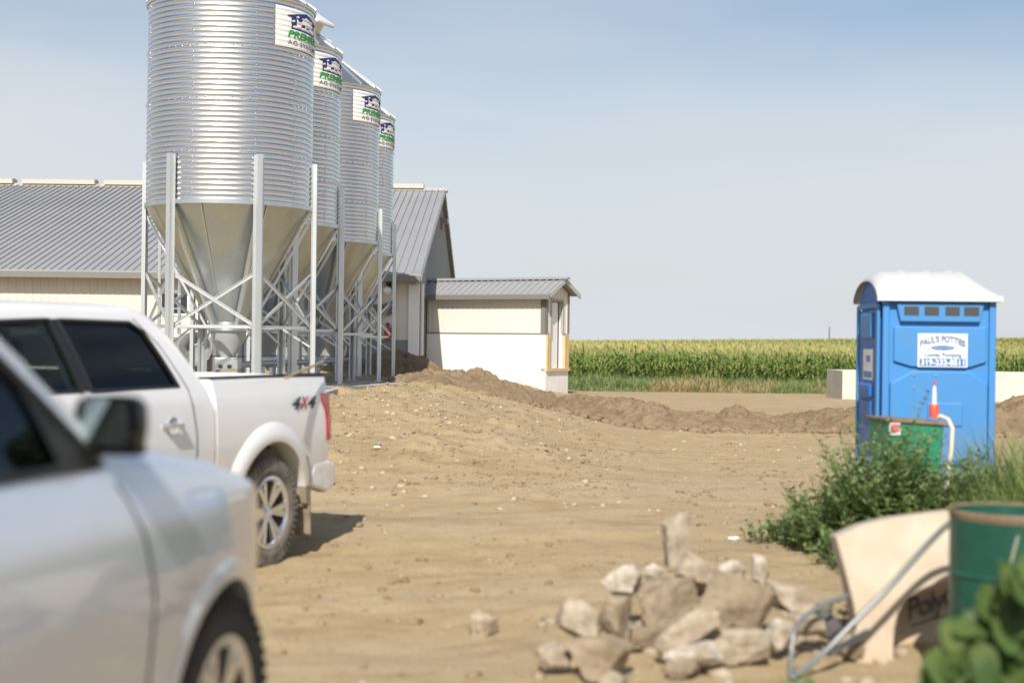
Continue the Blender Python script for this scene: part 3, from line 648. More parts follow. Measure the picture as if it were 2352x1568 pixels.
# ------------------------------------------------------------------ feed bins
def bin_proto():
    t = thing('feed_bin', 'x', 'feed bin', (0,0,0), 0, 'corrugated feed bins in a row')
    Rb = 1.365; z0 = 2.99; z1 = 6.31     # above pad (pad z 0.72..)
    # barrel
    mb = MB(); n = 40; sub = 10; prof = []
    for i in range(n*sub+1):
        u = i/(n*sub); c_ = math.cos(2*PI*u*n+PI+0.75*math.sin(2*PI*u*n+PI)); prof.append((Rb-0.005+0.005*c_, z0+(z1-z0)*u))
    mb.lathe([(Rb-0.02, z0)]+prof, 96); mb.build('barrel', M_corr, t, smooth=True)
    # seams with bolts, vertical sheet laps
    mb = MB()
    for k in range(5):
        z = z0+(z1-z0)*k/4; z += 0.02 if k == 0 else (-0.02 if k == 4 else 0)
        for i in range(60):
            a = 2*PI*i/60; mb.ball((math.cos(a)*(Rb+0.004), math.sin(a)*(Rb+0.004), z), 0.012, 5)
    for a in (R_(-62), R_(-30), R_(-150), R_(-105)):
        for i in range(48): 
            z = z0+(z1-z0)*(i+.5)/48; mb.ball((math.cos(a)*(Rb+0.003), math.sin(a)*(Rb+0.003), z), 0.010, 5)
    mb.build('bolts', M_galv, t)
    mb = MB(); mb.lathe([(Rb+0.002,z0-0.02),(Rb+0.02,z0-0.02),(Rb+0.02,z0+0.05),(Rb+0.002,z0+0.05)], 64, closed=True); mb.build('base_ring', M_galv, t, smooth=True)
    # hopper : faceted very softly, with lapped sheet seams
    r1 = 0.27; zb = 1.02
    mb = MB(); prof = [(Rb-0.01, z0), (r1, zb), (r1-0.01, zb)]
    N = 96; vs = []; fs = []; rows = 14
    for j in range(rows+1):
        u = j/rows; r = (Rb-0.01)+(r1-Rb+0.01)*u; z = z0+(zb-z0)*u
        for i in range(N):
            a = 2*PI*i/N; rr = r*(1+0.006*math.sin(a*6+1)*math.sin(PI*u)+0.004*math.sin(a*15+4*u))
            vs.append((rr*math.cos(a), rr*math.sin(a), z))
    for j in range(rows):
        for i in range(N): fs.append((j*N+i, j*N+(i+1)%N, (j+1)*N+(i+1)%N, (j+1)*N+i))
    mb.add(vs, fs); mb.build('hopper', M_hop, t, smooth=True)
    mb = MB(); nb = 22
    for s in range(8):
        a = R_(-98+45*s)
        p0_ = Vector((math.cos(a)*(Rb), math.sin(a)*(Rb), z0)); p1_ = Vector((math.cos(a)*r1, math.sin(a)*r1, zb))
        mb.bar(p0_+Vector((0,0,-.02)), p1_, 0.022, 0.004, up=(math.cos(a), math.sin(a), -0.5))
        for k in range(1, nb):
            p = p0_.lerp(p1_, k/nb); mb.ball((p.x*1.004, p.y*1.004, p.z-0.004), 0.011, 5)
    mb.build('hopper_seams', M_galv, t)
    # roof cone, ribs, cap, rim
    mb = MB(); zr = z1+0.86; mb.lathe([(Rb+0.02, z1-0.02), (Rb+0.035, z1+0.0), (0.28, zr), (0.26, zr+0.10), (0.0, zr+0.14)], 48); rf = mb.build('roof', M_galv, t, smooth=True)
    mb = MB()
    for k in range(18):
        a = 2*PI*k/18; mb.bar((math.cos(a)*(Rb+0.04), math.sin(a)*(Rb+0.04), z1+0.02), (math.cos(a)*0.3, math.sin(a)*0.3, zr+0.0), 0.03, 0.035)
    mb.build('roof_ribs', M_galv, rf)
    mb = MB(); mb.lathe([(Rb+0.005, z1-0.04),(Rb+0.02,z1-0.045),(Rb+0.03,z1-0.02),(Rb+0.025,z1+0.01),(Rb+0.0,z1+0.02)], 64); mb.build('eave_ring', M_galv, t, smooth=True)
    mb = MB(); mb.lathe([(0.36, zr+0.06),(0.38,zr+0.12),(0.30,zr+0.24),(0.0,zr+0.28)], 28); mb.build('lid', mat('white_lid',(0.7,0.7,0.66),rough=0.45), t, smooth=True)
    # legs : 6, hat section
    for k in range(6):
        a = R_(-60+60*k)     # angle from +x
        M = Matrix.Rotation(a, 4, 'Z')
        mb = MB(); rr = Rb+0.015; ztop = 3.76
        # hat profile in local y (tangential), x radial
        pr = [(-.085,0),(-.085,.008),(-.05,.008),(-.04,.075),(.04,.075),(.05,.008),(.085,.008),(.085,0),(.045,0),(.034,.067),(-.034,.067),(-.045,0)]
        mb.prism([(rr+x, y) for y, x in pr], 0.02, ztop, lambda u, v, h: (u, v, h), M)
        mb.box(rr-0.05, rr+0.12, -0.11, 0.11, 0.0, 0.02, M)
        mb.build('leg', M_leg, t)
    def legp(k, z, dr=0.0): 
        a = R_(-60+60*k); return Vector((math.cos(a)*(Rb+0.03+dr), math.sin(a)*(Rb+0.03+dr), z))
    for k in range(6):
        for (za, zb_, dr) in ((1.90, 1.02, 0.0), (1.02, 1.90, -0.03)):
            mb = MB(); mb.bar(legp(k, za, dr), legp(k+1, zb_, dr), 0.012, 0.055); mb.bar(legp(k, za, dr)+Vector((0,0,.025)), legp(k+1, zb_, dr)+Vector((0,0,.025)), 0.045, 0.008); mb.build('cross_brace', M_leg, t)
        mb = MB(); mb.bar(legp(k, 1.03, -0.05), legp(k+1, 1.03, -0.05), 0.03, 0.048); mb.build('tie_bar', M_leg, t)
        a = R_(-60+60*k)
        mb = MB(); mb.bar(legp(k, z0-0.12, -0.01), (math.cos(a)*(r1+0.10), math.sin(a)*(r1+0.10), zb+0.02), 0.05, 0.035); mb.build('hopper_strut', M_leg, t)
        mb = MB(); mb.bar(legp(k, 1.03, -0.03), (math.cos(a)*(r1+0.06), math.sin(a)*(r1+0.06), 1.03), 0.035, 0.05); mb.bar(legp(k, 0.72, -0.03), (math.cos(a)*(r1+0.6), math.sin(a)*(r1+0.6), 1.03), 0.03, 0.03); mb.build('spoke_bar', M_leg, t)
    mb = MB(); mb.lathe([(r1-0.01,1.10),(r1+0.06,1.09),(r1+0.07,0.97),(r1+0.02,0.95)], 32); mb.build('collar', M_galv, t, smooth=True)
    mb = MB(); mb.lathe([(r1+0.03,0.96),(r1-0.01,0.78),(0.13,0.56),(0.13,0.5)], 28); mb.build('boot', mat('grey_boot',(0.36,0.37,0.37),rough=0.35,spec=0.6), t, smooth=True)
    mb = MB(); mb.box(-0.20,0.20,-0.16,0.16,0.32,0.53); ub = mb.build('unloader', M_galv, t, bevel=0.02)
    mb = MB(); mb.lathe([(0,0),(0.035,0),(0.035,0.03),(0,0.035)], 12, Matrix.Translation((-0.09,-0.165,0.38)) @ Matrix.Rotation(PI/2,4,'X')); mb.lathe([(0,0),(0.035,0),(0.035,0.03),(0,0.035)], 12, Matrix.Translation((0.06,-0.165,0.38)) @ Matrix.Rotation(PI/2,4,'X')); mb.box(-.3,.3,-.02,.02,.535,.55); mb.build('plug', M_black, ub)
    # sign : wraps the barrel
    aC = R_(-21.5); wS = 1.32; hS = 0.645; zS = z1-0.13-hS; Rs = Rb+0.014
    def wrap(u, v, d=0.0):   # u -w/2..w/2, v 0..h
        a = aC+u/Rb; w_ = 0.004*math.cos(2*PI*(zS+v-z0)/(z1-z0)*40); return (math.cos(a)*(Rs+w_+d), math.sin(a)*(Rs+w_+d), zS+v)
    mb = MB(); nu, nv = 24, 60; vs = [wrap(-wS/2+wS*i/nu, hS*j/nv) for j in range(nv+1) for i in range(nu+1)]
    mb.add(vs, [(j*(nu+1)+i, j*(nu+1)+i+1, (j+1)*(nu+1)+i+1, (j+1)*(nu+1)+i) for j in range(nv) for i in range(nu)])
    sg = mb.build('sign', mat('sign_white',(0.80,0.80,0.78),rough=0.5), t, smooth=True)
    def shape(name, polys, m, d, trim=True):
        mb = MB()
        for P in polys:
            bm = bmesh.new(); f = bm.faces.new([bm.verts.new((u, v, 0)) for u, v in P]); bmesh.ops.triangulate(bm, faces=[f])
            for _ in range(2): bmesh.ops.subdivide_edges(bm, edges=bm.edges, cuts=1, use_grid_fill=True)
            bm.verts.ensure_lookup_table(); bm.verts.index_update()
            mb.add([wrap(v.co.x, v.co.y, d) for v in bm.verts], [tuple(v.index for v in f.verts) for f in bm.faces]); bm.free()
        mb.build(name, m, sg)
    navy = mat('sign_navy', (0.025,0.03,0.16), rough=0.5); white = MATS['sign_white']
    k = 1.0
    shape('barn_emblem', [[(-0.44,0.52),(-0.40,0.50),(-0.34,0.50),(-0.34,0.31),(0.42,0.31),(0.42,0.50),(0.48,0.50),(0.52,0.53),(0.06,0.625)]], navy, 0.004)
    shape('emblem_opening', [[(-0.08,0.43),(-0.06,0.50),(0.05,0.56),(0.26,0.52),(0.30,0.46),(0.28,0.43)]], white, 0.007)
    cow = [(0.02,0.37),(0.04,0.37),(0.05,0.40),(0.16,0.40),(0.17,0.365),(0.19,0.365),(0.20,0.42),(0.23,0.44),(0.27,0.43),(0.30,0.46),(0.26,0.49),(0.20,0.49),(0.04,0.49),(0.01,0.47)]
    hen = [(-0.22,0.36),(-0.18,0.34),(-0.17,0.37),(-0.12,0.34),(-0.11,0.38),(-0.07,0.42),(-0.12,0.43),(-0.17,0.42),(-0.18,0.48),(-0.21,0.49),(-0.22,0.45)]
    pig = [(0.20,0.34),(0.22,0.34),(0.23,0.355),(0.32,0.355),(0.33,0.34),(0.35,0.34),(0.36,0.37),(0.39,0.39),(0.35,0.41),(0.24,0.41),(0.20,0.38)]
    for P_ in (hen,): shape('hen_emblem', [P_], white, 0.009)
    shape('cow_emblem', [cow], navy if False else white, 0.009)
    shape('pig_emblem', [pig], white, 0.010)
    def lettering(name, s, size, offset, u0, v0, wd, m, shear=0.0, space=1.0):
        v, f = text_mesh(s, size, offset, space, shear, 'LEFT'); xs = [p[0] for p in v]; k_ = wd/(max(xs)-min(xs)); x0 = min(xs)
        mb = MB(); mb.add([wrap(u0+(p[0]-x0)*k_, v0+p[1], 0.006) for p in v], f); mb.build(name, m, sg)
    lettering('sign_lettering', 'PREMIER', 0.155, 0.006, -0.42, 0.178, 0.94, mat('sign_green',(0.03,0.34,0.06),rough=0.5), 0.22)
    lettering('sign_lettering', 'AG SYSTEMS', 0.115, 0.001, -0.42, 0.055, 0.94, mat('sign_grey',(0.22,0.22,0.23),rough=0.5), 0.0, 1.1)
    return t
def padz(y): return 0.80-0.0125*(y-25.7)
bins = [(-4.74, 23.75), (-4.70, 27.2), (-4.31, 31.0), (-4.29, 34.5)]
labs = ['nearest and largest of the galvanised feed bins, right behind the white pickup', 'second feed bin from the camera, half hidden behind the nearest one',
        'third feed bin from the camera, its whole white sign clear of the second', 'farthest feed bin of the row, closest to the barn']
proto = bin_proto()
for i, (x, y) in enumerate(bins):
    o = proto if i == 0 else copy_tree(proto)
    o.location = (x, y, padz(y) if i else padz(25.7)); o['label'] = labs[i]
t = thing('roof_hatch', 'cream hatch cover standing open on the roof cone of the second bin', 'hatch', (bins[1][0], bins[1][1], padz(bins[1][1])))
Mh = Matrix.Rotation(R_(-25), 4, 'Z') @ Matrix.Translation((0.86, 0, 6.80)) @ Matrix.Rotation(R_(34), 4, 'Y')
mb = MB(); mb.box(-.42,.36,-.30,.30,.16,.24, Mh); mb.build('cover', MATS['white_lid'], t, bevel=.04)
mb = MB(); mb.lathe([(.27,-.12),(.27,.15),(.25,.15),(.25,-.12)], 24, Mh); mb.build('neck', M_galv, t)
# ladder of first bin
t = thing('bin_ladder', 'galvanised ladder up the left rear of the nearest feed bin', 'ladder', (bins[0][0]-1.22, bins[0][1]+0.95, 0.8))
mb = MB(); mb.box(-0.2,-0.15,-.02,.02,0.9,6.5); mb.box(0.15,0.20,-.02,.02,0.9,6.5); mb.build('rail', M_galv, t)
for k in range(18): mb = MB(); mb.bar((-.15,0,1.05+.3*k),(.15,0,1.05+.3*k),.025); mb.build('rung', M_galv, t)
# auger tube along the row
t = thing('feed_auger', 'long grey auger pipe running low under the row of bins', 'pipe', (bins[0][0], bins[0][1], 0))
mb = MB(); d = Vector((bins[3][0]-bins[0][0], bins[3][1]-bins[0][1], 0)); mb.tube([Vector((.12,0.2,1.20)), Vector((0.30,3.4,1.19)), Vector((0.5,7.2,1.15)), Vector((.5,14.5,1.12))], 0.055, 12); mb.build('pipe', mat('pipe_grey',(0.42,0.45,0.47),rough=0.4,metal=0.3), t, smooth=True)
mb = MB()
for yy in (1.8, 5.4, 9.2, 12.5): mb = MB(); mb.box(0.22,0.30,yy,yy+0.05,0.70,1.15); mb.build('pipe_stand', M_leg, t)
# pad
mb = MB(); vs = []
poly = [(-3.12, 25.7), (-2.12, 29.9), (-1.9, 37.0), (-7.4, 37.0), (-7.4, 25.7)]
n = len(poly); mb.add([(x, y, padz(y)) for x, y in poly]+[(x, y, 0.2) for x, y in poly], [tuple(range(n)), tuple(range(n, 2*n))[::-1]]+[(i, i+n, (i+1)%n+n, (i+1)%n) for i in range(n)])
o = mb.build('concrete_pad', M_conc, None, bevel=0.02); tag(o, 'raised concrete slab carrying the rear feed bins', 'slab')
mb = MB(); mb.box(-7.4,-3.02,21.6,25.68,0.2,0.795); o = mb.build('concrete_pad', M_conc, None, bevel=.02); tag(o, 'concrete slab under the nearest feed bin, hidden low behind the pickup', 'slab')

# ------------------------------------------------------------------ vehicles
M_tyre = mat('tyre_rubber', (0.10,0.092,0.08), rough=0.9, col2=(0.24,0.215,0.175), vscale=9)
M_tyred = mat('clean_tyre', (0.02,0.02,0.022), rough=0.8, col2=(0.05,0.048,0.045), vscale=6)
M_chrome = mat('chrome', (0.80,0.81,0.83), rough=0.22, metal=.9, var=0.1, vscale=8)
M_rubber = mat('black_trim', (0.015,0.015,0.017), rough=0.5)
M_dirtyflap = mat('muddy_liner', (0.36,0.30,0.21), rough=0.9, col2=(0.20,0.17,0.12), vscale=7)
M_under = mat('dark_underbody', (0.03,0.028,0.026), rough=0.9)
def wheel(par, c, Rw, wd, side, mt, rimr, nsp=6, name='wheel'):
    """axis along local y; side=+1 outward +y"""
    wo = bpy.data.objects.new(name, None); C.objects.link(wo); wo.parent = par; wo.location = c; wo.empty_display_size = .1
    M = Matrix.Rotation(-PI/2*side, 4, 'X')    # z axis -> outward
    h = wd/2
    mb = MB(); pr = [(rimr, -h*.8), (rimr+.03, -h*.95), (Rw-.07, -h), (Rw-.02, -h*.9), (Rw, -h*.75), (Rw, h*.75), (Rw-.02, h*.9), (Rw-.07, h), (rimr+.03, h*.95), (rimr, h*.8)]
    mb.lathe(pr, 72, M)
    for i in range(48):
        a = 2*PI*i/48
        for (z0_, z1_, da) in ((-h*.86, -h*.1, 0.0), (h*.1, h*.86, 0.06)):
            Mi = M @ Matrix.Rotation(a+da, 4, 'Z'); mb.box(Rw-.012, Rw+.010, -.018, .018, z0_, z1_, Mi)
        Mi = M @ Matrix.Rotation(a, 4, 'Z'); mb.box(Rw-.055, Rw-.0, -.012, .012, h*.84, h*.985, Mi)
    mb.build('tyre', mt, wo, smooth=True)
    mb = MB(); mb.lathe([(rimr-.06, -h*.7), (rimr-.02, h*.1), (rimr-.015, h*.78), (rimr+.012, h*.85), (rimr+.012, h*.93), (rimr-.01, h*.95), (rimr-.028, h*.80)], 64, M)
    for i in range(nsp):
        a = 2*PI*i/nsp
        for da in (-.17, .17):
            p0_ = M @ Vector((math.cos(a)*.06, math.sin(a)*.06, h*.66)); p1_ = M @ Vector((math.cos(a+da)*(rimr-.02), math.sin(a+da)*(rimr-.02), h*.82))
            mb.bar(p0_, p1_, rimr*.16, .03, up=M.to_3x3() @ Vector((0,0,1)))
        p0_ = M @ Vector((math.cos(a)*.10, math.sin(a)*.10, h*.56)); p1_ = M @ Vector((math.cos(a)*(rimr-.02), math.sin(a)*(rimr-.02), h*.70)); mb.bar(p0_, p1_, rimr*.2, .02, up=M.to_3x3() @ Vector((0,0,1)))
    mb.lathe([(0, h*.72), (.035, h*.72), (.045, h*.68), (.085, h*.66), (.09, h*.5)], 24, M)
    mb.build('rim', M_chrome, wo, smooth=True)
    mb = MB(); mb.lathe([(0, h*.1), (rimr-.03, h*.1)], 32, M); mb.lathe([(0, h*.2), (.16, h*.2), (.16, h*.05)], 24, M); mb.build('brake_disc', mat('brake_steel', (0.10,0.095,0.09), rough=0.6, metal=.5), wo)
    return wo
class Car:
    def __init__(s, name, label, cat, loc, heading, P):
        s.P = P; s.t = thing(name, label, cat, loc, heading)
    def side(s, x, z):
        P = s.P; W = P['W'](x)
        zb = P['belt'](x)
        if z <= zb:
            y = W + np.interp(z, P['sz'], P['sy'])
        else: y = W + np.interp(zb, P['sz'], P['sy']) - P['tumble']*(z-zb) - P.get('tq', 0.25)*(z-zb)**2
        return float(y)
    def section(s, x, off=0.0, T=None, z0=None):
        """closed half ring from bottom to top centre"""
        P = s.P; T = P['T'](x) if T is None else T; z0 = P['floor'](x) if z0 is None else z0
        zb = min(P['belt'](x), T-.02); pts = [(0.0, z0)]
        y0 = s.side(x, z0)
        pts.append((y0-0.12-off, z0)); pts.append((y0-0.03-off, z0+0.015))
        for u in np.linspace(0.03, 1, 16): z = z0+.01+(zb-z0-.01)*u; pts.append((s.side(x, z)-off, z))
        rc = min(0.10, (T-zb)*0.8)
        for u in np.linspace(0.12, 1, 8): z = zb+(T-rc-zb)*u; pts.append((s.side(x, z)-off, z))
        yt = s.side(x, T-rc)-off
        for u in (25, 50, 75): pts.append((yt-rc*1.2*(1-math.cos(R_(u))), T-rc+rc*math.sin(R_(u))))
        yl = yt-rc*1.2
        for u in np.linspace(0, 1, 8): pts.append((yl*(1-u), T+P['crown']*(1-(1-u)**2)))
        return pts
    def loft(s, name, xs, m, par, **k):
        rings = []
        for x in xs:
            h = s.section(x, **k); full = h+[(-y, z) for y, z in h[-2:0:-1]]; rings.append([(x, y, z) for y, z in full])
        n = len(rings[0]); mb = MB(); vs = [p for r in rings for p in r]; fs = []
        for i in range(len(rings)-1):
            for j in range(n): fs.append((i*n+j, i*n+(j+1)%n, (i+1)*n+(j+1)%n, (i+1)*n+j))
        fs.append(tuple(range(n))); fs.append(tuple(range((len(rings)-1)*n, len(rings)*n))[::-1])
        mb.add(vs, fs); return mb.build(name, m, par, smooth=True)
    def cutter_xz(s, poly, y0, y1):
        mb = MB(); mb.prism(poly, y0, y1, lambda a, b, h: (a, h, b)); return mb.build('cut', M_under, s.t)
    def cutter_yz(s, poly, x0, x1):
        mb = MB(); mb.prism(poly, x0, x1, lambda a, b, h: (h, a, b)); return mb.build('cut', M_under, s.t)
    def arch_cut(s, xc, zc, r, y0, y1):
        pl = [(xc+r*math.cos(a), zc+r*math.sin(a)) for a in np.linspace(-0.55, PI+0.55, 40)]; pl += [(xc-r*.85, zc-1.0), (xc+r*.85, zc-1.0)]
        return s.cutter_xz(pl, y0, y1)
    def patch(s, name, poly, m, par, sg, off, thick=0.0):
        """polygon (x,z) laid on side surface"""
        bm = bmesh.new(); f = bm.faces.new([bm.verts.new((u, 0, v)) for u, v in poly]); bmesh.ops.triangulate(bm, faces=[f])
        for _ in range(3): bmesh.ops.subdivide_edges(bm, edges=bm.edges, cuts=1, use_grid_fill=True)
        bm.verts.index_update(); mb = MB(); mb.add([(v.co.x, sg*(s.side(v.co.x, v.co.z)+off), v.co.z) for v in bm.verts], [tuple(v.index for v in f.verts) for f in bm.faces]); bm.free()
        return mb.build(name, m, par, smooth=True)
    def seam(s, name, pts, par, sg, w=0.012, m=None, off=0.001):
        mb = MB(); q = []
        for (a, b) in zip(pts[:-1], pts[1:]):
            n = max(1, int(math.dist(a, b)/0.05))
            for i in range(n): q.append((a[0]+(b[0]-a[0])*i/n, a[1]+(b[1]-a[1])*i/n))
        q.append(pts[-1]); P3 = [(x, sg*(s.side(x, z)+off), z) for x, z in q]; mb.tube(P3, w/2, 6); return mb.build(name, m or M_rubber, par, smooth=True)
    def flare(s, name, xc, zc, r, wd, out_, m, par, sg, a0=-0.3, a1=PI+0.3, zcut=0.5):
        mb = MB(); n = 48; vs = []
        prof = [(0.0, -0.12), (0.0, out_*.9), (0.012, out_), (wd*.5, out_*.95), (wd*.85, out_*.35), (wd, 0.0)]
        for i in range(n+1):
            a = a0+(a1-a0)*i/n
            for dr, o_ in prof:
                x = xc+(r+dr)*math.cos(a); z = zc+(r+dr)*math.sin(a); vs.append((x, sg*(s.side(x, max(z, .45))+o_), z))
        k = len(prof); fs = [(i*k+j, i*k+j+1, (i+1)*k+j+1, (i+1)*k+j) for i in range(n) for j in range(k-1)]
        mb.add(vs, fs); return mb.build(name, m, par, smooth=True)
def lin(xs, ys): return lambda x: float(np.interp(x, xs, ys))
def smooth_curve(xs, ys):
    xs = np.array(xs, float); ys = np.array(ys, float)
    g = np.arange(xs[0], xs[-1]+.001, .02); v = np.interp(g, xs, ys)
    k = np.array([1,2,3,4,5,4,3,2,1.]); k /= k.sum(); v = np.convolve(np.pad(v, 4, 'edge'), k, 'valid'); return lambda x: float(np.interp(x, g, v))

def pickup():
    M_paint = mat('white_truck_paint', (0.86,0.87,0.88), rough=0.32, coat=0.8, var=0.03, vscale=3)
    P = dict(W=smooth_curve([-1.2,-.9,0,2.5,4.2,4.7,4.95],[.955,.985,1.0,1.0,.985,.90,.70]), belt=lambda x: 1.395,
             sz=[.45,.55,.75,.95,1.12,1.27,1.36,1.42], sy=[-.08,-.03,-.012,-.002,-.006,-.018,-.040,-.065], tumble=.30,
             T=smooth_curve([.80,.84,.92,1.05,1.20,1.32,1.45,2.4,2.9,3.2,3.95,4.1,4.7,4.9,4.95],[1.20,1.34,1.50,1.68,1.85,1.92,1.94,1.935,1.92,1.84,1.42,1.36,1.26,1.15,.95]),
             floor=lambda x: .50, crown=.018)
    hd = math.atan2(-.935, -.353)   # +x local is forward of truck
    loc = Vector((-1.90, 10.85, 0)); side_l = 1.0
    # origin on centre line under rear axle ; visible (near-right) side: image shows truck's left side = +y local
    dusty(M_paint, .45, 1.05, .75, (.46,.39,.28), 5)
    fwd = Vector((-.353, -.935, 0)).normalized(); left = Vector((-fwd.y, fwd.x, 0))   # left of heading
    o0 = loc - left*0.90
    c = Car('pickup_truck', 'white crew-cab pickup with chrome wheels and red tail lamp parked before the bins', 'pickup', (o0.x, o0.y, gz(loc.x, loc.y)), math.atan2(fwd.y, fwd.x), P)
    t = c.t; xs = [.80]+list(np.arange(.86, 4.9, .07))+[4.92]
    cab = c.loft('cab', xs, M_paint, t)
    inner = c.loft('cut', list(np.arange(1.02, 3.7, .12)), M_under, t, off=.09, T=None, z0=.80)
    # shrink top of the inner hull
    for v in inner.data.vertices:
        if v.co.z > 1.42: v.co.z -= .055
    rw = [(1.18,1.39),(2.14,1.385),(2.14+.11,1.825),(1.50,1.82),(1.39,1.76)]
    fw = [(2.22,1.385),(3.42,1.385),(3.10,1.68),(2.92,1.80),(2.32,1.825)]
    cut = [inner, c.cutter_xz(rw, -1.3, 1.3), c.cutter_xz(fw, -1.3, 1.3), c.arch_cut(3.68, .41, .49, .70, 1.3), c.arch_cut(3.68, .41, .49, -1.3, -.70),
           c.cutter_yz([(-.62,1.42),(.62,1.42),(.56,1.76),(-.56,1.76)], 2.95, 4.4), c.cutter_yz([(-.6,1.49),(.6,1.49),(.54,1.78),(-.54,1.78)], .6, 1.5)]
    boolean(cab, cut)
    tg = glassmat('tinted_glass', (0.05,0.055,0.06)); cg = glassmat('clear_green_glass', (0.42,0.52,0.48))
    for sg in (1, -1):
        g = c.patch('rear_window', rw, tg, t, sg, -.02); 
        c.patch('front_window', fw, cg, t, sg, -.02)
        c.seam('window_trim', rw+[rw[0]], t, sg, .03, off=-.008)
        c.seam('window_trim', fw+[fw[0]], t, sg, .03, off=-.008)
        c.seam('door_seam', [(1.03,.62),(1.03,1.05),(1.09,1.38),(1.28,1.68),(1.46,1.85)], t, sg, .008)
        c.seam('door_seam', [(2.20,.62),(2.18,1.36)], t, sg, .008)
        # handles
        for hx in (1.22, 2.36):
            mb = MB(); y = c.side(hx, 1.13); mb.tube([(hx, sg*y, 1.13), (hx+.03, sg*(y+.035), 1.13), (hx+.19, sg*(y+.035), 1.135), (hx+.22, sg*y, 1.135)], .017, 8); mb.build('door_handle', M_chrome, t, smooth=True)
            mb = MB(); mb.lathe([(0,0),(.06,0),(.065,.008)], 20, Matrix.Translation((hx+.10, sg*(y-.001), 1.125)) @ Matrix.Rotation(-PI/2*sg, 4, 'X')); mb.build('handle_cup', mat('paint_shadow',(.45,.46,.47),rough=.4), t, smooth=True)
    for sg in (1, -1): c.patch('pillar_cover', [(2.11,1.388),(2.25,1.388),(2.345,1.832),(2.225,1.832)], M_rubber, t, sg, .004)
    # glass front/back
    mb = MB(); mb.add([(3.86,-.68,1.43),(3.86,.68,1.43),(3.26,.56,1.82),(3.26,-.56,1.82)], [(0,1,2,3)]); mb.build('windscreen', cg, t)
    mb = MB(); mb.add([(.90,-.62,1.50),(.90,.62,1.50),(1.16,.55,1.78),(1.16,-.55,1.78)], [(0,1,2,3)]); mb.build('back_window', tg, t)
    # seats
    ms = mat('dark_seat_fabric', (0.03,0.035,0.045), rough=.8)
    for (sx, ys) in ((2.45, (-.42, .42)), (1.45, (-.42, .42))):
        for y in ys:
            mb = MB(); mb.prism([(sx,.85),(sx+.5,.85),(sx+.5,1.0),(sx+.16,1.0),(sx-.02,1.52),(sx-.16,1.50)], y-.25, y+.25, lambda a, b, h: (a, h, b))
            mb.prism([(sx-.06,1.52),(sx-.16,1.54),(sx-.17,1.70),(sx-.07,1.70)], y-.13, y+.13, lambda a, b, h: (a, h, b)); mb.build('seat', ms, t, bevel=.03)
    mb = MB(); mb.prism([(3.2,.85),(3.75,.85),(3.75,1.34),(3.3,1.30)], -.8, .8, lambda a, b, h: (a, h, b)); mb.build('dashboard', ms, t, bevel=.03)
    # bed
    P2 = dict(P); c.P = P2
    ring = lambda x: [(0,.52),(c.side(x,.52)-.12,.52)]+[(c.side(x, z), z) for z in np.linspace(.53, 1.38, 16)]+[(c.side(x,1.38)-.008,1.415),(c.side(x,1.38)-.03,1.43),(.83,1.43),(.80,1.41),(.80,.86),(0,.86)]
    xs = [-.955,-.94]+list(np.arange(-.88,.76,.08))+[.772]; vs = []; fs = []
    for x in xs:
        h = ring(x); full = [(x, y-(.01 if x < -.95 else 0)*(y > .5), z) for y, z in h]+[(x, -y, z) for y, z in h[-2:0:-1]]; vs += full; n = len(full)
    for i in range(len(xs)-1):
        for j in range(n): fs.append((i*n+j, i*n+(j+1)%n, (i+1)*n+(j+1)%n, (i+1)*n+j))
    fs.append(tuple(range(n))); fs.append(tuple(range((len(xs)-1)*n, len(xs)*n))[::-1])
    mb = MB(); mb.add(vs, fs); bed = mb.build('bed', M_paint, t, smooth=True)
    boolean(bed, [c.arch_cut(0, .42, .545, .62, 1.3), c.arch_cut(0, .42, .545, -1.3, -.62)])
    # wheel tub liner
    for sg in (1, -1):
        mb = MB(); M = Matrix.Translation((0, sg*.62, .42)) @ Matrix.Rotation(-PI/2*sg, 4, 'X'); 
        mb.lathe([(.0,0),(.56,0),(.56,.28)], 40, M, a0=0, a1=2*PI); 
        o = mb.build('wheel_liner', M_dirtyflap if False else mat('liner', (.10,.09,.075), rough=.9, col2=(.24,.2,.15), vscale=4), t, smooth=True)
        for v in o.data.vertices:
            if v.co.z < .50: v.co.z = .50
        c.flare('arch_flare', 0, .42, .525, .15, .04, M_paint, t, sg, a0=-.05, a1=PI+.05)
        mb = MB(); mb.bar((-.95, sg*.87, 1.438), (.77, sg*.87, 1.438), .12, .02); mb.build('bed_rail_cap', M_rubber, t, bevel=.006)
        wheel(t, (0, sg*.86, .405), .405, .27, sg, M_tyre, .265)
        wheel(t, (3.68, sg*.86, .405), .405, .27, sg, M_tyre, .265)
        # mud flap
        mb = MB(); mb.prism([(-.44,.80),(-.50,.62),(-.52,.42),(-.58,.40),(-.60,.60),(-.56,.80)], sg*.70, sg*1.0, lambda a, b, h: (a, h, b)); mb.build('fender_liner', M_dirtyflap, t, bevel=.01)
        mb = MB(); mb.prism([(-.56,.56),(-.60,.17),(-.62,.15),(-.60,.56)], sg*.68, sg*1.0, lambda a, b, h: (a, h, b)); mb.build('mud_flap', M_dirtyflap, t, bevel=.006)
        # tail lamp
        tl = [(-.958,1.29),(-.81,1.29),(-.80,1.23),(-.86,1.14),(-.88,1.05),(-.885,.90),(-.958,.90)]
        mb = MB(); mb.prism(tl, -.03, .012, lambda a, b, h: (a, sg*(c.side(a, b)+h), b)); mb.box(-.975, -.955, sg*.80-.06, sg*.9+.05, .90, 1.25); lamp = mb.build('tail_lamp', mat('red_lamp', (.42,.02,.025), rough=.15, coat=.5), t, bevel=.006)
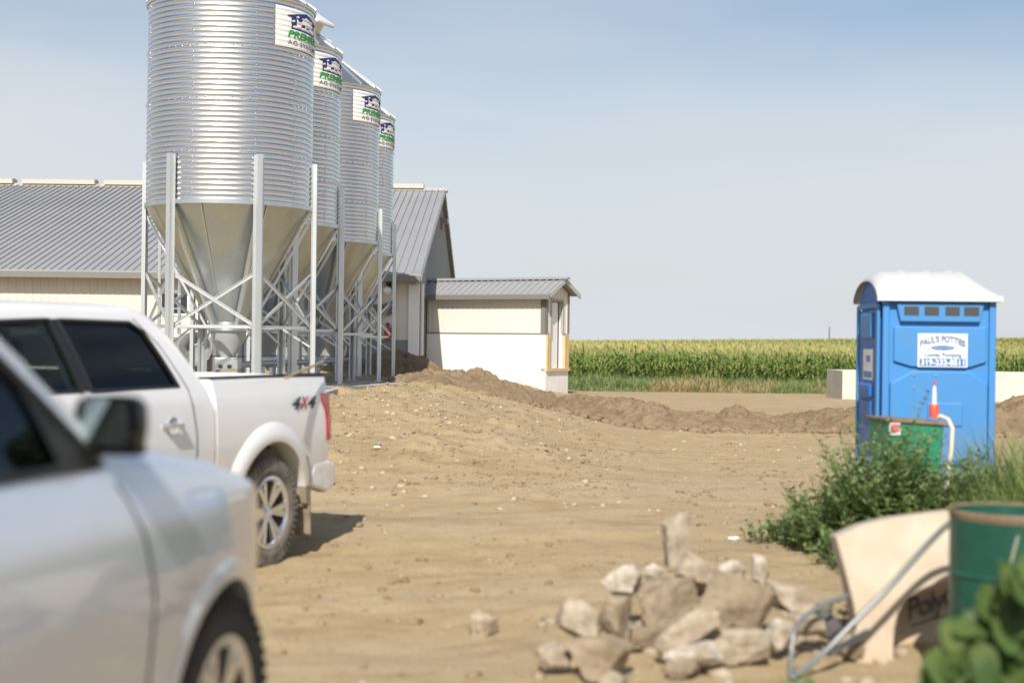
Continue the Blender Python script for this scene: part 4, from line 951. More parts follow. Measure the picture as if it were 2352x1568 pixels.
        mb = MB(); mb.prism([(-.945,1.12),(-.90,1.12),(-.91,.96),(-.945,.96)], .012, .016, lambda a, b, h: (a, sg*(c.side(a, b)+h), b)); mb.build('lamp_lens', mat('lamp_pink', (.55,.2,.2), rough=.15), lamp)
        # bumper corner
        mb = MB(); mb.prism([(-.62,.55),(-.92,.47),(-1.06,.52),(-1.07,.70),(-.95,.74),(-.70,.735)], sg*.86, sg*(c.side(-.8,.65)+.012), lambda a, b, h: (a, h, b)); mb.build('bumper_corner', M_paint, t, bevel=.03)
    mb = MB(); mb.box(-1.13, -.97, -.95, .95, .50, .70); mb.build('rear_bumper', M_chrome, t, bevel=.04)
    mb = MB(); mb.box(-.985, -.96, -.86, .86, .76, 1.43); mb.build('tailgate', M_paint, t, bevel=.01)
    mb = MB(); mb.box(-.9, 4.6, -.55, -.40, .38, .56); mb.box(-.9, 4.6, .40, .55, .38, .56); mb.tube([(0,-.75,.40),(0,.75,.40)], .06, 10); mb.ball((0,0,.40), .16, 10); mb.tube([(3.68,-.75,.40),(3.68,.75,.40)], .05, 8); mb.build('chassis', M_under, t)
    # 4X4 badge
    for s_, mm, x0 in (('4', 'sticker_grey', -.30), ('x', 'sticker_red', -.43), ('4', 'sticker_grey', -.555)):
        v, f = text_mesh(s_.upper(), .125, .006, 1, .25, 'LEFT'); mx = max(p[0] for p in v); mn = min(p[0] for p in v)
        k = .135/(mx-mn); mb = MB(); mb.add([(x0-(p[0]-mn)*k, c.side(x0, 1.12)+.004, 1.18+p[1]) for p in v], f); mb.build('badge', mat(mm, (.03,.03,.035) if 'grey' in mm else (.45,.03,.03), rough=.5), t)
    mb = MB(); mb.tube([(.55,.62,1.40),(.1,.2,1.52),(-.2,.0,1.56)], .012, 6); 
    # headlamps/grille (front, out of sight)
    mb = MB(); mb.box(4.86, 4.97, -.62, .62, .72, 1.12); mb.build('grille', M_chrome, t, bevel=.02)
    for sg in (1, -1): mb = MB(); mb.box(4.72, 4.93, sg*.74-.10, sg*.74+.10, .86, 1.10); mb.build('headlight', mat('lamp_clear', (.6,.62,.65), rough=.1), t, bevel=.03)
    mb = MB(); mb.box(4.85, 5.05, -.9, .9, .48, .70); mb.build('front_bumper', M_chrome, t, bevel=.04)
pickup()

def near_car():
    M_paint = mat('silver_paint', (0.68,0.73,0.81), rough=0.24, metal=0.2, coat=1.0, var=.04, vscale=6)
    # local x forward, origin at ground under FRONT axle centre
    P = dict(W=smooth_curve([-3.8,-3.2,-2.5,-.6,0,.35,.62,.85,.95],[.80,.93,.985,.99,.985,.945,.865,.70,.5]),
             belt=smooth_curve([-4,-2,-.95,-.70,-.3,1],[1.26,1.30,1.31,1.25,1.20,1.04]),
             sz=[.3,.42,.60,.80,.95,1.10,1.20,1.28,1.34], sy=[-.10,-.045,-.022,-.008,.0,-.010,-.030,-.065,-.095], tumble=.34, tq=.30,
             T=smooth_curve([-3.8,-3.6,-3.2,-2.6,-1.9,-1.55,-1.30,-1.06,-.9,-.75,-.60,-.35,.0,.45,.75,.9,.95],[1.3,1.55,1.80,1.88,1.92,1.90,1.83,1.665,1.51,1.40,1.345,1.315,1.255,1.15,1.02,.86,.70]),
             floor=lambda x: .38, crown=.045)
    dusty(M_paint, .35, .95, .6, (.42,.36,.27), 5)
    fwd = Vector((.165, .9863, 0)).normalized(); right = Vector((fwd.y, -fwd.x, 0))
    wpos = Vector((-.905, 4.62, 0)); o0 = wpos-right*.985
    c = Car('parked_car', 'silver car cut off by the left edge, its black mirror nearest to the camera', 'car', (o0.x, o0.y, 0.0), math.atan2(fwd.y, fwd.x), P)
    t = c.t
    xs = list(np.arange(-3.78, .90, .06))+[.93]
    body = c.loft('body', xs, M_paint, t)
    inner = c.loft('cut', list(np.arange(-3.4, -.85, .12)), M_under, t, off=.08, z0=.6)
    for v in inner.data.vertices:
        if v.co.z > 1.35: v.co.z -= .07
    fw = [(-2.02,1.305),(-1.02,1.305),(-.80,1.30),(-1.12,1.60),(-1.42,1.765),(-1.95,1.79)]
    rw = [(-2.95,1.295),(-2.12,1.305),(-2.06,1.79),(-2.75,1.74)]
    cut = [inner, c.cutter_xz(fw, -1.3, 1.3), c.cutter_xz(rw, -1.3, 1.3), c.cutter_yz([(-.6,1.42),(.6,1.42),(.52,1.76),(-.52,1.76)], -1.7, -.3),
           c.cutter_yz([(-.55,1.42),(.55,1.42),(.48,1.75),(-.48,1.75)], -4.2, -3.2)]
    for sg in (1, -1): 
        cut += [c.arch_cut(0, .42, .455, sg*.62, sg*1.3), c.arch_cut(-2.95, .42, .46, sg*.62, sg*1.3)]
    boolean(body, cut)
    tg = glassmat('dark_teal_glass', (0.20,0.27,0.27)); 
    for sg in (1, -1):
        c.patch('front_window', fw, tg, t, sg, -.02); c.patch('rear_window', rw, tg, t, sg, -.02)
        c.seam('window_trim', fw+[fw[0]], t, sg, .035, off=-.008); c.seam('window_trim', rw+[rw[0]], t, sg, .03, off=-.008)
        c.patch('mirror_sail', [(-1.00,1.30),(-.76,1.29),(-1.08,1.55)], M_black, t, sg, -.006)
        c.seam('door_seam', [(-.62,.42),(-.60,.9),(-.66,1.1),(-.76,1.25)], t, sg, .008)
        c.seam('door_seam', [(-2.06,.42),(-2.06,1.29)], t, sg, .008)
        c.flare('arch_lip', 0, .42, .445, .07, .011, M_paint, t, sg, a0=-.25, a1=PI+.2)
        wheel(t, (0, sg*.85, .405), .405, .255, sg, M_tyred, .265, 6)
        wheel(t, (-2.95, sg*.85, .405), .405, .255, sg, M_tyred, .265, 6)
        M = Matrix.Translation((0, sg*.55, .42)) @ Matrix.Rotation(-PI/2*sg, 4, 'X')
        mb = MB(); mb.lathe([(0,0),(.475,0),(.475,.30)], 40, M); o = mb.build('wheel_liner', M_under, t, smooth=True)
        # mirror
        m = bpy.data.objects.new('side_mirror', None); C.objects.link(m); m.parent = t; m.location = (-.80, sg*.83, 1.315); m.scale = (.8, .66, .84); m.empty_display_size = .1
        mb = MB(); vs = []; fs = []; N = 20
        # shell : rounded box 0.27 wide 0.18 high, open to the rear (-x)
        lay = [(-.075, 1.0), (-.05, 1.03), (.0, 1.0), (.05, .86), (.09, .55), (.105, .2)]
        def outline(k):
            pts = []
            for i in range(N):
                a = 2*PI*i/N; cx_, cz_ = math.cos(a), math.sin(a); e = .45
                y = .135*abs(cx_)**e*np.sign(cx_); z = .088*abs(cz_)**e*np.sign(cz_)
                pts.append((y*k, z*k*(1.0 if z > 0 else .9)))
            return pts
        for x, k in lay:
            for y, z in outline(k): vs.append((x, sg*(y+.19), z+.125))
        for j in range(len(lay)-1):
            for i in range(N): fs.append((j*N+i, j*N+(i+1)%N, (j+1)*N+(i+1)%N, (j+1)*N+i))
        fs.append(tuple(range((len(lay)-1)*N, len(lay)*N)))
        mb.add(vs, fs)
        mb.prism([(-.02,.02),(.05,.02),(.04,.075),(-.01,.075)], sg*-.03, sg*.30, lambda a, b, h: (a, h, b))
        mb.build('housing', M_black, m, bevel=.0, smooth=True)
        mb = MB(); vs = [(-.060, sg*(y+.19), z+.125) for y, z in outline(.93)]; mb.add(vs, [tuple(range(N))]); g = mb.build('mirror_glass', mat('mirror_glass', (.45,.52,.48), rough=.03, metal=1.0), m); cc = Vector((-.060, sg*.19, .125)); g.data.transform(Matrix.Translation(cc) @ Matrix.Rotation(-sg*R_(-13), 4, 'Z') @ Matrix.Rotation(R_(-3), 4, 'Y') @ Matrix.Translation(-cc)); g.data.transform(Matrix.Translation((-.022,0,0)))
    mb = MB(); mb.box(-3.3, .3, -.6, .6, .20, .30); mb.build('chassis', M_under, t)
    ms = MATS['dark_seat_fabric']
    for sx, ys in ((-2.0, (-.38, .38)), (-2.9, (-.38, .38))):
        for y in ys:
            mb = MB(); mb.prism([(sx,.76),(sx+.48,.76),(sx+.48,.90),(sx+.16,.90),(sx-.02,1.42),(sx-.16,1.40)], y-.24, y+.24, lambda a, b, h: (a, h, b)); mb.prism([(sx-.06,1.42),(sx-.16,1.44),(sx-.17,1.60),(sx-.08,1.60)], y-.12, y+.12, lambda a, b, h: (a, h, b)); mb.build('seat', ms, t, bevel=.03)
    mb = MB(); mb.prism([(-1.35,.8),(-.92,.8),(-.92,1.27),(-1.25,1.29)], -.75, .75, lambda a, b, h: (a, h, b)); mb.build('dashboard', ms, t, bevel=.03)
    mb = MB(); mb.add([(-.66,-.66,1.38),(-.66,.66,1.38),(-1.30,.54,1.79),(-1.30,-.54,1.79)], [(0,1,2,3)]); mb.build('windscreen', glassmat('clear_green_glass', (0,0,0)), t)
    for sg in (1, -1): mb = MB(); mb.box(.60,.86,sg*.66-.12,sg*.66+.12,.66,.84); mb.build('headlight', MATS['lamp_clear'], t, bevel=.04)
near_car()

# ------------------------------------------------------------------ portable toilet
def toilet():
    W, D = 1.075, 1.16; H = 2.02
    blue = mat('blue_plastic', (0.055,0.255,0.60), rough=0.5, col2=(.08,.25,.52), vscale=3.5, bump=.08, bscale=40, spec=0.4); blued = mat('blue_plastic_door', (0.03,0.17,0.50), rough=0.5, var=.15, vscale=3)
    dusty(blue, .05, 1.0, .55, (.34,.30,.22), 4); dusty(blued, .05, 1.0, .5, (.34,.30,.22), 4)
    c = at(2018, 1203, 12.95)
    rz = R_(-4.0)
    t = thing('portable_toilet', 'blue plastic portable toilet with white ribbed roof standing in tall weeds', 'toilet', (c.x, c.y, 0.06), rz); t.scale = (.965, 1, 1)
    X = lambda px: (px-2018)/250.0; Z = lambda py: (1203-py)/250.0
    mb = MB(); mb.box(.02, W-.02, .02, D-.02, .08, H); mb.build('wall', blue, t, bevel=.03)
    mb = MB(); mb.box(-.02, W+.02, -.02, D+.02, -.10, .10); mb.build('base', mat('dark_blue_skid', (.02,.10,.32), rough=.6), t, bevel=.02)
    def relief(poly, d, name='panel', m=blue, bev=.012):
        mb = MB(); mb.prism([(X(a), Z(b)) for a, b in poly], -d, .025, lambda u, v, h: (u, h, v)); return mb.build(name, m, t, bevel=bev)
    relief([(2022,700),(2038,700),(2038,1198),(2022,1198)], .012); relief([(2268,700),(2284,700),(2284,1198),(2268,1198)], .012)
    relief([(2052,706),(2256,706),(2246,750),(2062,750)], .030, 'vent_frame')
    for k, (a, b) in enumerate(((2070,2104),(2117,2150),(2165,2198),(2208,2243))):
        mb = MB(); mb.box(X(a), X(b), -.034, -.028, Z(735), Z(715)); mb.build('vent_screen', mat('grey_screen', (.065,.065,.07), rough=.8), t)
    relief([(2048,760),(2262,760),(2262,840),(2225,852),(2090,852),(2048,840)], .010)
    relief([(2040,888),(2092,860),(2222,860),(2266,888),(2266,1050),(2222,1074),(2092,1074),(2040,1050)], .022, bev=.018)
    relief([(2126,932),(2208,932),(2208,986),(2126,986)], .034)
    relief([(2040,1095),(2266,1095),(2266,1190),(2040,1190)], .012)
    for a, b in ((2095,871),(2145,871),(2095,900),(2147,901)):
        mb = MB(); mb.ball((X(a), -.024, Z(b)), .011, 8); mb.build('rivet', mat('rivet', (.7,.75,.8), rough=.2, metal=.8), t)
    # label
    mb = MB(); mb.box(X(2103), X(2218), -.018, -.0105, Z(852), Z(776)); lb = mb.build('label', mat('label_white', (.82,.84,.86), rough=.4), t, bevel=.003)
    lblue = mat('label_blue', (.03,.17,.45), rough=.4); lgrey = mat('label_blue_grey', (.16,.24,.36), rough=.4)
    mb = MB(); mb.box(X(2107), X(2214), -.0205, -.018, Z(849), Z(832)); mb.build('label_band', lblue, lb)
    cx = X(2160.5)
    def put(s, size, z, wd, m, off=0.002, arc=None, y=-.0205):
        v, f = text_mesh(s, size, off, 1.0, 0, 'CENTER'); xs = [p[0] for p in v]; k = wd/(max(xs)-min(xs)); mid = (max(xs)+min(xs))/2
        P_ = []
        for p in v:
            u = (p[0]-mid)*k; zz = z+p[1]
            if arc: zz -= arc*(u/(wd/2))**2
            P_.append((cx+u, y, zz))
        mb = MB(); mb.add(P_, f); mb.build('label_lettering', m, lb)
    put("PAUL'S POTTIES", .080, Z(799)+.018, .42, lgrey, .0035, arc=.045, y=-.0235)
    mb = MB(); mb.add([(cx+.11*math.cos(a), -.0205, Z(808)+.022*math.sin(a)) for a in np.linspace(0, 2*PI, 25)[:-1]], [tuple(range(24))]); mb.build('label_oval', lblue, lb)
    put("PORTABLE TOILETS", .018, Z(808)-.007, .17, MATS['label_white'], 0, y=-.023)
    put("Cooley Pumping", .050, Z(828)+.002, .35, lgrey, 0.0015, y=-.0235)
    put("319-232-8511", .070, Z(849)+.010, .40, MATS['label_white'], .0025, y=-.0225)
    # left face : door
    mb = MB(); mb.box(-.012, .022, .10, D-.10, .14, 1.93); dr = mb.build('door', blued, t, bevel=.012)
    mb = MB(); mb.box(-.03, .0, .03, .10, .1, 1.98); mb.box(-.03, .0, D-.10, D-.03, .1, 1.98); mb.box(-.03,.0,.1,D-.1,1.94,1.99); mb.build('door_frame', blue, t, bevel=.01)
    def dpatch(y0, y1, z0, z1, d, m, name, bev=.02): mb = MB(); mb.box(-.012-d, -.0, y0, y1, z0, z1); return mb.build(name, m, dr, bevel=bev)
    dpatch(.30,.86,1.66,1.90,.03, blue, 'vent_hood', .03); dpatch(.30,.86,.92,1.08,.03,blued,'door_rib',.03); dpatch(.30,.86,1.10,1.24,.045,blued,'door_rib',.03); dpatch(.34,.82,.3,.85,.02,blued,'door_panel',.02)
    dpatch(.30,.80,1.27,1.56,.006, MATS['label_white'], 'door_notice', .0)
    mb = MB(); mb.box(-.02,-.0185,.42,.62,1.44,1.50); mb.box(-.02,-.0185,.34,.76,1.29,1.35); mb.build('notice_print', lblue, dr)
    mb = MB(); mb.box(-.05,-.01,.14,.20,.78,.92); mb.build('latch', mat('brass', (.45,.38,.22), rough=.4, metal=.7), dr, bevel=.008)
    # roof : barrel vault across depth, hipped ends, ribs
    mb = MB(); nx, ny = 64, 26; x0, x1, y0, y1 = -.05, W+.035, -.07, D+.06; vs = []
    for i in range(nx+1):
        u = i/nx; x = x0+(x1-x0)*u
        env = min(1, (u/.10)**.6 if u < .10 else 1, ((1-u)/.24)**.75 if u > .76 else 1)
        env = .62+.38*env if u < .5 else max(.12, env)
        for j in range(ny+1):
            v = j/ny; s_ = max(0.0, 1-abs(2*v-1)**2.4)
            rib = sum(math.exp(-((u-r)/.022)**2) for r in (.27, .47, .66))
            z = H-.01+.04+(.245*env)*s_**.75 + .020*rib*min(1, s_*4)
            vs.append((x, y0+(y1-y0)*v, z))
    fs = [(i*(ny+1)+j, (i+1)*(ny+1)+j, (i+1)*(ny+1)+j+1, i*(ny+1)+j+1) for i in range(nx) for j in range(ny)]
    k = len(vs)
    # skirt
    rim = [i*(ny+1) for i in range(nx+1)]+[nx*(ny+1)+j for j in range(1, ny+1)]+[i*(ny+1)+ny for i in range(nx-1, -1, -1)]+[j for j in range(ny-1, 0, -1)]
    low = []
    for r in rim:
        p = vs[r]; v = (p[1]-y0)/(y1-y0); left = p[0] <= x0+1e-6
        zz = H-.02+((.20*max(0, 1-abs(2*v-1)**2.4)**.75) if left else 0) - (0 if not left else 0)
        low.append((p[0]+(0 if not left else 0), p[1], zz))
    vs += low; n = len(rim)
    for a in range(n): fs.append((rim[a], rim[(a+1)%n], k+(a+1)%n, k+a))
    mb.add(vs, fs); mb.build('roof', mat('white_roof_plastic', (.60,.61,.62), rough=.5, col2=(.54,.54,.53), vscale=4), t, smooth=True)
    mb = MB(); mb.prism([( .06+ (D-.12)*v, H-.03+.215*max(0,1-abs(2*v-1)**2.4)**.75) for v in np.linspace(0,1,20)], -.0, .02, lambda a,b,h:(h,a,b)); mb.build('gable', blued, t)
toilet()


# ------------------------------------------------------------------ green tank with hand pump, among weeds
def tank():
    c = at(2078, 1100, 11.95); M_green = mat('green_enamel', (0.02,0.20,0.105), rough=.45, col2=(.03,.26,.15), vscale=4, var=.1)
    t = thing('green_tank', 'green metal tank with a red and white sticker half buried in weeds before the toilet', 'tank', (c.x, c.y, 0), R_(6))
    zt = 1.04; w1, w0 = .245, .20
    mb = MB(); vs = [(-w0,-.18,0),(w0,-.18,0),(w0,.18,0),(-w0,.18,0),(-w1,-.24,zt),(w1,-.24,zt-.03),(w1,.24,zt-.03),(-w1,.24,zt)]
    mb.add(vs, [(0,3,2,1),(4,5,6,7),(0,1,5,4),(1,2,6,5),(2,3,7,6),(3,0,4,7)]); mb.build('body', M_green, t, bevel=.03)
    mb = MB(); mb.add([(-w1-.012,-.255,zt-.01),(w1+.012,-.255,zt-.042),(w1+.012,.255,zt-.042),(-w1-.012,.255,zt-.01),(-w1-.012,-.255,zt+.02),(w1+.012,-.255,zt-.012),(w1+.012,.255,zt-.012),(-w1-.012,.255,zt+.02)], [(0,3,2,1),(4,5,6,7),(0,1,5,4),(1,2,6,5),(2,3,7,6),(3,0,4,7)]); mb.build('rim', M_rust, t, bevel=.006)
    mb = MB(); mb.box(-.232,-.142,-.252,-.243,.92,1.02); lb = mb.build('sticker', MATS['label_white'], t)
    mb = MB(); mb.box(-.225,-.149,-.256,-.2525,.945,1.013); mb.build('sticker_panel', mat('sticker_pink', (.60,.14,.16), rough=.5), lb)
    p = thing('hand_pump', 'red and white hand pump with a pale hose standing in the green tank', 'pump', (c.x, c.y, 0), R_(6))
    mb = MB(); mb.lathe([(0,1.06),(.04,1.06),(.042,1.16),(.036,1.17),(0,1.17)], 16, Matrix.Translation((.20,-.12,0))); mb.build('pump_body', mat('pump_red', (.60,.10,.07), rough=.45), p, smooth=True)
    mb = MB(); mb.lathe([(0,1.165),(.022,1.17),(.018,1.28),(.008,1.33),(0,1.33)], 12, Matrix.Translation((.20,-.12,0))); mb.build('nozzle', mat('pump_white', (.7,.68,.65), rough=.4), p, smooth=True)
    mb = MB(); mb.lathe([(0,1.33),(.012,1.33),(.012,1.36),(0,1.37)], 10, Matrix.Translation((.20,-.12,0))); mb.build('nozzle_tip', MATS['pump_red'], p, smooth=True)
    mb = MB(); pts = [(.21,-.13,1.05),(.24,-.16,1.075),(.28,-.22,1.05),(.295,-.27,.98),(.28,-.29,.8),(.25,-.30,.6),(.22,-.30,.4),(.20,-.30,.1)]; mb.tube(pts, .019, 10); mb.build('hose', mat('pale_hose', (.62,.56,.45), rough=.6), p, smooth=True)
tank()

# ------------------------------------------------------------------ drum
def drum():
    c = at(2326, 1240, 6.75); M_g = mat('drum_green', (0.006,0.055,0.038), rough=.42, col2=(.012,.09,.06), vscale=5, var=.1)
    t = thing('steel_drum', 'dark green steel drum with a rusty rim at the right edge of the yard', 'drum', (c.x, 6.75, 0.0))
    r = .288; h = .885
    mb = MB(); pr = [(0,.02),(r-.01,.02),(r,.0),(r,.28),(r+.012,.295),(r,.31),(r,.57),(r+.012,.585),(r,.60),(r,h-.03),(r-.004,h-.03)]
    mb.lathe(pr, 64); mb.lathe([(r-.015,h-.01),(r-.02,h-.3),(r-.03,.05)], 64); mb.lathe([(r-.012,h-.06),(0,h-.06)], 64); mb.build('shell', M_g, t, smooth=True)
    mb = MB(); mb.lathe([(r+.008*math.cos(a), h-.015+.014*math.sin(a)) for a in np.linspace(0, 2*PI, 9)[:-1]], 64, closed=True); mb.lathe([(r+.002,h-.03),(r+.003,h-.038),(r+.0005,h-.042)], 64); mb.build('rim', M_rust, t, smooth=True)
    # paint scars
    mb = MB()
    for (a, z0, z1, w_) in ((R_(-112), .66, .80, .012), (R_(-104), .60, .66, .02)):
        mb.add([((r+.002)*math.cos(a), (r+.002)*math.sin(a), z0), ((r+.002)*math.cos(a+w_/r), (r+.002)*math.sin(a+w_/r), z0+.01), ((r+.002)*math.cos(a+.10+w_/r), (r+.002)*math.sin(a+.10+w_/r), z1), ((r+.002)*math.cos(a+.10), (r+.002)*math.sin(a+.10), z1-.01)], [(0,1,2,3)])
    mb.build('scratches', mat('scratch', (.35,.33,.25), rough=.7), t)
drum()

# ------------------------------------------------------------------ upended poly cart tub + tube frame
def cart():
    M_poly = mat('cream_poly', (0.60,0.53,0.42), rough=.6, col2=(.47,.375,.27), vscale=3.5, spec=.3)
    Y = 7.5
    t = thing('wheelbarrow', 'upended cream plastic wheelbarrow tub with grey tube handles behind the green drum', 'wheelbarrow', (0,0,0))
    # tub : front face outline (pixels), shaped as truncated pyramid standing on its nose, bottom of tub facing camera
    def fp(px, py, dy=0.0):
        p = at(px, py, Y); return Vector((p.x, p.y-.07+.16*p.z+dy, p.z))
    top = [(1925,1236),(1985,1210),(2060,1193),(2130,1184),(2200,1176),(2290,1180),(2330,1200)]
    dome = [(2318,1290),(2270,1305),(2225,1315),(2190,1325),(2150,1336),(2110,1352),(2078,1374),(2057,1402),(2047,1440),(2043,1480),(2040,1522)]
    left = [(2015,1526),(1980,1522),(1952,1506),(1958,1460),(1966,1430),(1960,1385),(1946,1320),(1935,1275)]
    outl = top+dome+left; fr = [fp(a, b) for a, b in outl]; n = len(fr)
    mb = MB(); mb.add(fr, [tuple(range(n))])
    # rim turned back along the top and left
    edge = left+top; e0 = [fp(a, b) for a, b in edge]; e1 = [p+Vector((.012,.05,-.004)) for p in e0]; e2 = [p+Vector((.03,.30,-.03)) for p in e0]
    for A_, B_ in ((e0, e1), (e1, e2)):
        k = len(A_); mb.add(A_+B_, [(i, i+1, k+i+1, k+i) for i in range(k-1)])
    # nose : recess shaped so its lip keeps the lettered dome in shade
    m_ = 10; g = []
    for (a, b) in dome:
        p = fp(a, b); base = Vector((p.x+.01, p.y+.50, -.02)); row = []
        for j in range(m_+1):
            u = j/m_; q = p.lerp(base, u); q.y = p.y+.46*(1-math.exp(-u/.06))-.10*u; q.z = p.z+(-.04-p.z)*u; row.append(q)
        g.append(row)
    vs = [q for row in g for q in row]; mb.add(vs, [(i*(m_+1)+j, i*(m_+1)+j+1, (i+1)*(m_+1)+j+1, (i+1)*(m_+1)+j) for i in range(len(g)-1) for j in range(m_)])
    tb = mb.build('tub', M_poly, t); sl = tb.modifiers.new('wall', 'SOLIDIFY'); sl.thickness = .008; sl.offset = 0
    # lettering
    v, f = text_mesh('PolyCart', .165, .0015, .88, .0, 'LEFT')
    dpx = np.array([d_[0] for d_ in dome[::-1]], float); dpy = np.array([d_[1] for d_ in dome[::-1]], float)
    import mathutils
    bv = mathutils.bvhtree.BVHTree.FromPolygons([Vector(q) for q in mb.v], mb.f)
    co = Vector((0,0,CAMZ))
    def lay(px, py, off=.035):
        d_ = (at(px, py, 10)-co).normalized(); h_ = bv.ray_cast(co, d_)
        return (h_[0]-d_*off) if h_[0] else None
    def place(u, w_): # text metres -> pixel
        return 2084+u*335-.0*w_, 1424-u*105-w_*440
    P_ = [lay(*place(p[0], p[1])) for p in v]
    keep = [q is not None for q in P_]; F_ = [q for q in f if all(keep[i] for i in q)]
    tm = MB(); tm.add([q if q is not None else Vector((0,0,0)) for q in P_], F_)
    us = np.linspace(.02, .5, 26); A_ = [lay(*place(u, -.030)) for u in us]; B_ = [lay(*place(u, -.038)) for u in us]
    for i in range(25):
        if A_[i] and A_[i+1] and B_[i] and B_[i+1]: tm.add([A_[i], A_[i+1], B_[i+1], B_[i]], [(0,1,2,3)])
    lt = tm.build('lettering', mat('print_grey', (.06,.05,.045), rough=.6), tb)
    bm = bmesh.new(); bm.from_mesh(lt.data); bmesh.ops.delete(bm, geom=[q for q in bm.verts if not q.link_faces], context='VERTS'); bm.to_mesh(lt.data); bm.free()
    mg = mat('grey_tube', (.24,.26,.26), rough=.4, metal=.35)
    def tb_(name, pts, r=.014):
        P = [at(a, b, y) for a, b, y in pts]
        Q = []
        for i in range(len(P)-1):
            p0_, p1_, p2_, p3_ = P[max(i-1,0)], P[i], P[i+1], P[min(i+2,len(P)-1)]
            for k in range(6):
                u = k/6; Q.append(.5*((2*p1_)+(p2_-p0_)*u+(2*p0_-5*p1_+4*p2_-p3_)*u*u+(3*p1_-p0_-3*p2_+p3_)*u**3))
        Q.append(P[-1]); mb = MB(); mb.tube(Q, r, 10); return mb.build(name, mg, t, smooth=True)
    tb_('handle', [(2260,1165,7.1),(2190,1195,7.15),(2130,1250,7.2),(2040,1350,7.2),(1950,1440,7.15),(1890,1500,7.1),(1815,1558,7.0)], .016)
    tb_('leg_brace', [(1985,1362,7.6),(1945,1368,7.5),(1890,1388,7.4),(1845,1418,7.3),(1825,1450,7.2),(1818,1500,7.15),(1814,1556,7.05)], .013)
    tb_('cross_bar', [(1905,1500,7.15),(1950,1475,7.3),(1990,1450,7.45)], .018)
cart()

# ------------------------------------------------------------------ rubble
M_rock = [mat('rubble_tan', (0.36,0.29,0.205), rough=.9, col2=(.20,.155,.105), vscale=7, bump=.9, bscale=16, bdist=.02, spec=.15),
          mat('rubble_pale', (0.50,0.43,0.33), rough=.9, col2=(.25,.20,.14), vscale=8, bump=.9, bscale=16, bdist=.02, spec=.15),
          mat('rubble_white', (0.66,0.61,0.53), rough=.9, col2=(.27,.22,.155), vscale=7, bump=.9, bscale=18, bdist=.02, spec=.15),
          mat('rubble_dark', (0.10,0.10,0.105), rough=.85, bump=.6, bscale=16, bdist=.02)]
def rock(px0, px1, py0, py1, Y, m, tilt, seed, label, dep=.7, blocky=.5, name='concrete_chunk', taper=0.0):
    rs = np.random.RandomState(seed); c = at((px0+px1)/2, (py0+py1)/2, Y); w_ = (px1-px0)/F*Y/2*1.2; h = (py1-py0)/F*Y/2*1.16; d = max(w_, h)*dep
    bm = bmesh.new(); bmesh.ops.create_icosphere(bm, subdivisions=5, radius=1.0)
    pl = []; nr = 0 if blocky > .85 else 15
    for k in range(nr):
        n = Vector(rs.normal(0, 1, 3)).normalized(); pl.append((n, .55+.33*rs.rand()))
    for ax in range(3):
        for s in (-1, 1):
            n = Vector((0,0,0)); n[ax] = s; n += Vector(rs.normal(0, .16, 3)); pl.append((n.normalized(), .80-.25*blocky))
    ct, st = math.cos(tilt), math.sin(tilt)
    wl = math.sqrt(max(1e-6, abs((w_*w_*ct*ct-h*h*st*st)/(ct**4-st**4)))) if abs(ct*ct-st*st) > .3 else max(w_, h)
    hl = math.sqrt(max(1e-6, abs((h*h*ct*ct-w_*w_*st*st)/(ct**4-st**4)))) if abs(ct*ct-st*st) > .3 else min(w_, h)*.55
    wl = min(max(wl, .4*min(w_, h)), 1.4*max(w_, h)); hl = min(max(hl, .4*min(w_, h)), 1.4*max(w_, h))
    for v in bm.verts:
        p = v.co.copy()
        for n, dd in pl:
            q = p.dot(n)
            if q > dd: p -= n*(q-dd)*.99
        nn = float(fbm(np.array(p.x*1.7+seed+p.z*.6), np.array(p.y*1.9+p.z*1.9), 5, seed, .62))*.15
        p *= (1+nn)*(1.22 if blocky <= .85 else 1.38)
        if taper: p.x *= 1-taper*(p.z)
        x, z = p.x*wl, p.z*hl; v.co = Vector((x*ct-z*st, p.y*d, x*st+z*ct))
    me = bpy.data.meshes.new(name); bm.to_mesh(me); bm.free(); me.materials.append(m); me.shade_smooth(); me.set_sharp_from_angle(angle=R_(18))
    o = bpy.data.objects.new(name, me); C.objects.link(o); o.location = c
    return tag(o, label, 'rubble', 'broken concrete in the rubble pile')
R = M_rock
